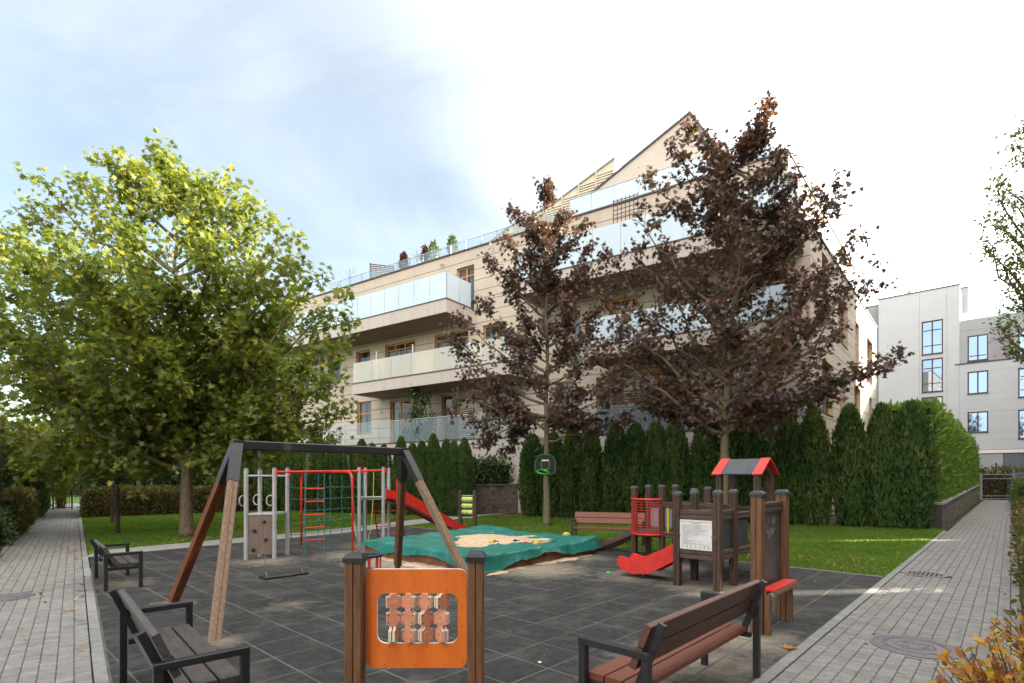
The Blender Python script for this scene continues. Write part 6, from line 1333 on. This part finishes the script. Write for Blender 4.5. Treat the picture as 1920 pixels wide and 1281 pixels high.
# rules sign (print too small to read in the photograph: lines of it, two coloured headings, a row of pictograms)
sg = thing('rules_sign', 'white playground rules sign with red heading and small print on the climbing set', 'sign', SQ(fs0 - .045, fq1 - .065, .575), ROT1 - math.pi / 2); SWd = fq1 - fq0 - .13; SHt = .44
MB().box((SWd / 2, 0, SHt / 2), (SWd, .012, SHt)).build('board', 'sign_white', sg)
rs = random.Random(12); ink, red = MB(), MB()
def dash(mb, x0, x1, z, h):
    x = x0
    while x < x1 - .004:
        w = rs.uniform(.006, .022); w = min(w, x1 - x); mb.box((x + w / 2, -.0068, z), (w, .0012, h)); x += w + .004
dash(red, .02, SWd - .02, SHt - .027, .008); dash(ink, .17, .32, SHt - .050, .007)
z = SHt - .075
for k, (a, b) in enumerate([(.035, .36), (.035, .43), (.035, .33), (.035, .36), (.035, .44), (.035, .39), (.035, .40), (.035, .30), (.035, .44), (.035, .28), (.05, .17), (.05, .14), (.035, .12), (.035, .13), (.035, .38), (.035, .14), (.035, .36), (.035, .44)]):
    dash(ink, a, min(b, SWd - .03), z, .0042); z -= .0165 if k != 9 else .022
for k in range(7):
    x = .045 + k * (SWd - .08) / 6.2; p = rs.random()
    ink.ring((x, -.0068, .055), .004, .0025, (0, 1, 0), 8, 4); ink.bar((x, -.0068, .05), (x + rs.uniform(-.008, .008), -.0068, .030), .006, .0012); ink.bar((x - .010, -.0068, .040 + rs.uniform(-.006, .006)), (x + .012, -.0068, .042), .004, .0012); ink.bar((x, -.0068, .032), (x + .008, -.0068, .022), .004, .0012)
    ink.bar((x - .006, -.0068, .030), (x - .010, -.0068, .020), .004, .0012)
ink.build('small_print', 'ink', sg); red.build('heading', 'ink_red', sg)
for x in (.008, SWd - .01): mb = MB(); mb.ring((x, -.007, SHt * .47), .004, .003, (0, 1, 0), 7, 4); mb.build('screw', 'hold', sg)
# red slide towards the sandbox (+q)
for ss, wv in ((fs0 + .075, 0), (fs1 - .10, 0)):
    ol = [(fq1 + u_ * .71, z_) for u_, z_ in ((-.02, .42), (.35, .26), (.75, .10), (1.15, .06), (1.42, .10), (1.56, .18), (1.58, .27), (1.50, .335), (1.40, .33), (1.22, .30), (.95, .335), (.45, .50), (.16, .62), (.07, .70), (.12, .84), (.02, .98), (-.02, 1.0))]
    MB().slab(ol, lambda u, w, h, ss=ss: lx(ss + h, u, w), .025).build('slide_side', 'red', t)
    if wv == 0 and ss < 8:
        for u, z in ((1.45, .17), (1.25, .16), (1.05, .16), (.82, .18), (.6, .25), (.38, .34), (1.12, .09)):
            mb = MB(); mb.ring(lx(ss - .002, fq1 + u * .71, z), .006, .004, (1, 0, 0), 7, 4); mb.build('bolt', 'zinc', t)
mb = MB(); pf = [(fq1 - .05, .54), (fq1 + .07, .50), (fq1 + .57, .21), (fq1 + .78, .15), (fq1 + 1.1, .16)]; mb.add([lx(s_, u, z) for u, z in pf for s_ in (fs0 + .09, fs1 - .09)], [(2 * i, 2 * i + 1, 2 * i + 3, 2 * i + 2) for i in range(4)]); mb.build('slide_bed', 'red', t)
p = lx(fs0 + .3, fq1 + .75); MB().tube([p, p + Vector((0, 0, .12))], .02, 8).build('slide_foot', 'zinc', t)
# roofed tower
rs0, rs1, rq0, rq1 = 9.19, 9.82, 3.05, 3.68
for s_, q_ in ((rs0, rq0), (rs0, rq1), (rs1, rq0), (rs1, rq1)):
    p = lx(s_, q_); MB().prism(grooved(.105, .009, .006), (p.x, p.y, -.05), (p.x, p.y, 1.70)).build('post', 'play_wood', t)
deck(rs0, rs1, rq0, rq1, .55)
rm, rh, re_, rw = (rs0 + rs1) / 2, 1.95, 1.69, .41; qa, qb = rq0 - .11, rq1 + .09; qm0, qm1 = qa + .15, qb - .15
def roofpl(sg_, q0_, q1_, mat, lift=0.0, ext=0.0):
    a, b = Vector((rm, 0, rh + lift)), Vector((rm + sg_ * (rw + ext), 0, re_ + lift - ext * .55)); dn = (b - a).normalized(); nn = Vector((dn.z, 0, -dn.x)) * (1 if sg_ > 0 else -1) * -1
    nn = Vector((abs(dn.z) * sg_, 0, abs(dn.x))).normalized(); mb = MB(); vs = []
    for q_ in (q0_, q1_):
        for p in (a, b, b + nn * .022, a + nn * .022): vs.append(lx(p.x, q_, p.z))
    mb.add(vs, [(0, 1, 2, 3), (7, 6, 5, 4), (0, 4, 5, 1), (1, 5, 6, 2), (2, 6, 7, 3), (3, 7, 4, 0)]); return mb.build('roof_panel' if mat == 'roof_grey' else 'roof_end_board', mat, t)
for sg_ in (-1, 1):
    roofpl(sg_, qm0, qm1, 'roof_grey'); roofpl(sg_, qa, qm0 + .004, 'red', .012, .03); roofpl(sg_, qm1 - .004, qb, 'red', .012, .03)
for q_ in (rq0, rq1):
    for sg_ in (-1, 1): MB().bar(lx(rm, q_, rh - .05), lx(rm + sg_ * .38, q_, re_ - .02), .05, .05).build('rafter', 'wood_grey', t)
prail(rs0, rq0, rs1, rq0, 1.07, .13); prail(rs0, rq0, rs1, rq0, .50, .15); prail(rs1, rq0, rs1, rq1, 1.07, .13); ppanel(rs0, rq0, rs1, rq0, .58, 1.0, 'dark_panel', 'side_panel')
prail(rs0, rq0, rs0, rq1, .50, .13)
# bridge between the front and the roofed tower
for q_ in (fq0, fq1):
    prail(fs1, q_, rs0, q_ - .04, 1.06, .11); prail(fs1, q_, rs0, q_ - .04, .50, .13)
for k in range(7): f = (k + .5) / 7; c_ = lx(fs1 + (rs0 - fs1) * f, (fq0 + fq1) / 2 - .02, .50 - .04 * math.sin(math.pi * f)); piece('bridge_board', 'play_rail', t, c_, (.105, fq1 - fq0 - .1, .03))
ppanel(fs1 + .05, fq0, rs0 - .35, fq0 - .02, .60, .98, 'dark_panel', 'side_panel')
# steps up behind the bridge
for k in range(2): c_ = lx(rs0 - .10, rq0 - .13 - .14 * k, .34 - .16 * k); piece('step', 'play_wood', t, c_, (.42, .13, .035))
for ss in (rs0 - .30, rs0 + .10): MB().bar(lx(ss, rq0 - .02, .44), lx(ss, rq0 - .36, .0), .05, .08).build('stair_stringer', 'play_wood', t)
# rear tower with mesh balcony
ms0, ms1, mq0, mq1 = 10.02, 10.62, 5.19, 5.82
for s_, q_, h in ((ms0, mq0, 1.46), (ms0, mq1, 1.43), (ms1, mq0, 1.46), (ms1, mq1, 1.45)): ppost(s_, q_, h)
deck(ms0, ms1, mq0, mq1, .52); prail(ms1, mq0, ms1, mq1, 1.05, .12); prail(ms0, mq0, ms0, mq1, .47, .12); ppanel(ms1, mq0, ms1, mq1, .58, 1.0, 'grey_panel', 'side_panel')
mcx, mcy, mr = ms0 - .01, (mq0 + mq1) / 2, (mq1 - mq0) / 2 + .02
arc = lambda z, rr=mr: [lx(mcx - .80 * rr * math.sin(math.pi * k / 16), mcy + rr * math.cos(math.pi * k / 16), z) for k in range(17)]
for z in (.48, 1.20): MB().tube(arc(z), .020, 8).build('balcony_hoop', 'red_metal', t, smooth=True)
mb = MB()
for k in range(17): a = arc(0)[k]; mb.tube([a + Vector((0, 0, .48)), a + Vector((0, 0, 1.20))], .005 if k not in (0, 16) else .016, 5) if k % 2 == 0 or k in (5, 11) else None
for k in range(1, 13): mb.tube(arc(.48 + .72 * k / 13), .0045, 5)
mb.build('balcony_mesh', 'red_metal', t)
MB().slab([(p.x, p.y) for p in arc(0)], lambda u, w, h: Vector((u, w, .47 + h)), .03).build('balcony_floor', 'play_wood', t)
# ramp from the rear tower down to the left
for k in range(3): MB().bar(lx(ms0 + .12 + .18 * k, mq1 + .02, .50), lx(ms0 + .12 + .18 * k, mq1 + 1.05, .02), .05, .165).build('ramp_plank', 'play_rail', t)
for ss in (ms0 + .02, ms1 - .02): MB().bar(lx(ss, mq1 + .02, .46), lx(ss, mq1 + 1.05, .0), .10, .05).build('ramp_side', 'play_wood', t)
# barred walkway between the rear tower and the roofed tower
wa_, wb_ = (ms0 + .02, mq0), (rs0 + .35, rq1)
for (a, b) in (((ms1, mq0), (rs1, rq1)), ((ms0, mq0), (rs0 + .05, rq1))):
    prail(a[0], a[1], b[0], b[1], 1.10, .11, .05); prail(a[0], a[1], b[0], b[1], .50, .11, .05)
cols_ = ['yellow', 'red', 'yellow', 'red', 'yellow', 'red', 'yellow']
for k in range(9):
    f = (k + .7) / 9.6; a, b = Vector((ms1, mq0)), Vector((rs1, rq1)); c_ = a.lerp(b, f); MB().tube([lx(c_.x, c_.y, .55), lx(c_.x, c_.y, 1.05)], .016, 8).build('baluster', cols_[(k) % 2], t)
c_ = Vector((ms0, mq0)).lerp(Vector((rs0 + .05, rq1)), .12); MB().tube([lx(c_.x, c_.y, .55), lx(c_.x, c_.y, 1.05)], .018, 8).build('baluster', 'yellow', t)
c_ = Vector((ms0, mq0)).lerp(Vector((rs0 + .05, rq1)), .52)
for ss, qq in ((ms1 - .3, 4.43), (ms0 - .32, 4.43)): p = lx(ss + .15, qq); MB().prism(grooved(.10, .009, .006), (p.x, p.y, -.05), (p.x, p.y, 1.42 if ss > 10 else 1.40)).build('post', 'play_wood', t); post_cap(t, p.x, p.y, 1.43 if ss > 10 else 1.405, .10, 'roof_grey')
for k in range(9):
    f = (k + .5) / 9; c_ = Vector(((ms0 + ms1) / 2, mq0)).lerp(Vector(((rs0 + rs1) / 2 + .02, rq1)), f); piece('walkway_board', 'play_wood', t, lx(c_.x, c_.y, .50), (.52, .14, .03))

# ================================================================== BLACKBOARD
B1, B2 = Vector((2.60, 5.64, 0)), Vector((3.155, 6.23, 0)); d = B2 - B1; Wb_ = d.length; t = thing('blackboard', 'wooden framed blackboard with chalk scribble and a small red-topped seat', 'blackboard', B1, math.atan2(d.y, d.x))
for x in (0, Wb_): MB().prism(grooved(.12, .009, .006), (x, 0, -.05), (x, 0, 1.46)).build('post', 'wood_brown', t); post_cap(t, x, 0, 1.475, .12)
for z in (1.32,): mb = MB(); mb.bar((.06, 0, z + .03), (Wb_ - .06, 0, z + .03), .06, .055, c=.008); mb.bar((.06, 0, z - .03), (Wb_ - .06, 0, z - .03), .06, .055, c=.008); mb.build('top_rail', 'play_wood', t)
MB().box((Wb_ / 2, .01, .86), (Wb_ - .13, .018, .80)).build('board', 'blackboard', t)
mb = MB(); rc = random.Random(4)
for k in range(9):
    x, z = .25 + rc.uniform(0, .28), 1.05 + rc.uniform(-.05, .16); pts = [(x + math.sin(j * 1.3 + k) * .035 + j * .006, -.0005, z + math.cos(j * 1.7 + k * 2) * .045) for j in range(5)]; mb.tube(pts, .0016, 4)
mb.build('chalk_scribble', 'chalk', t)
mb = MB(); mb.box((Wb_ / 2 - .05, -.115, .475), (Wb_ - .06, .13, .022)); mb.build('seat', 'red', t)
for y in (-.165, -.075): MB().bar((.0, y, .44), (Wb_ - .08, y, .44), .035, .045).build('seat_rail', 'wood_grey', t)
MB().bar((Wb_ - .06, -.10, .42), (Wb_ - .06, -.10, -.02), .05, .06).build('seat_leg', 'wood_brown', t)
MB().bar((.0, -.10, .42), (.0, -.10, -.02), .05, .06).build('seat_leg', 'wood_brown', t)
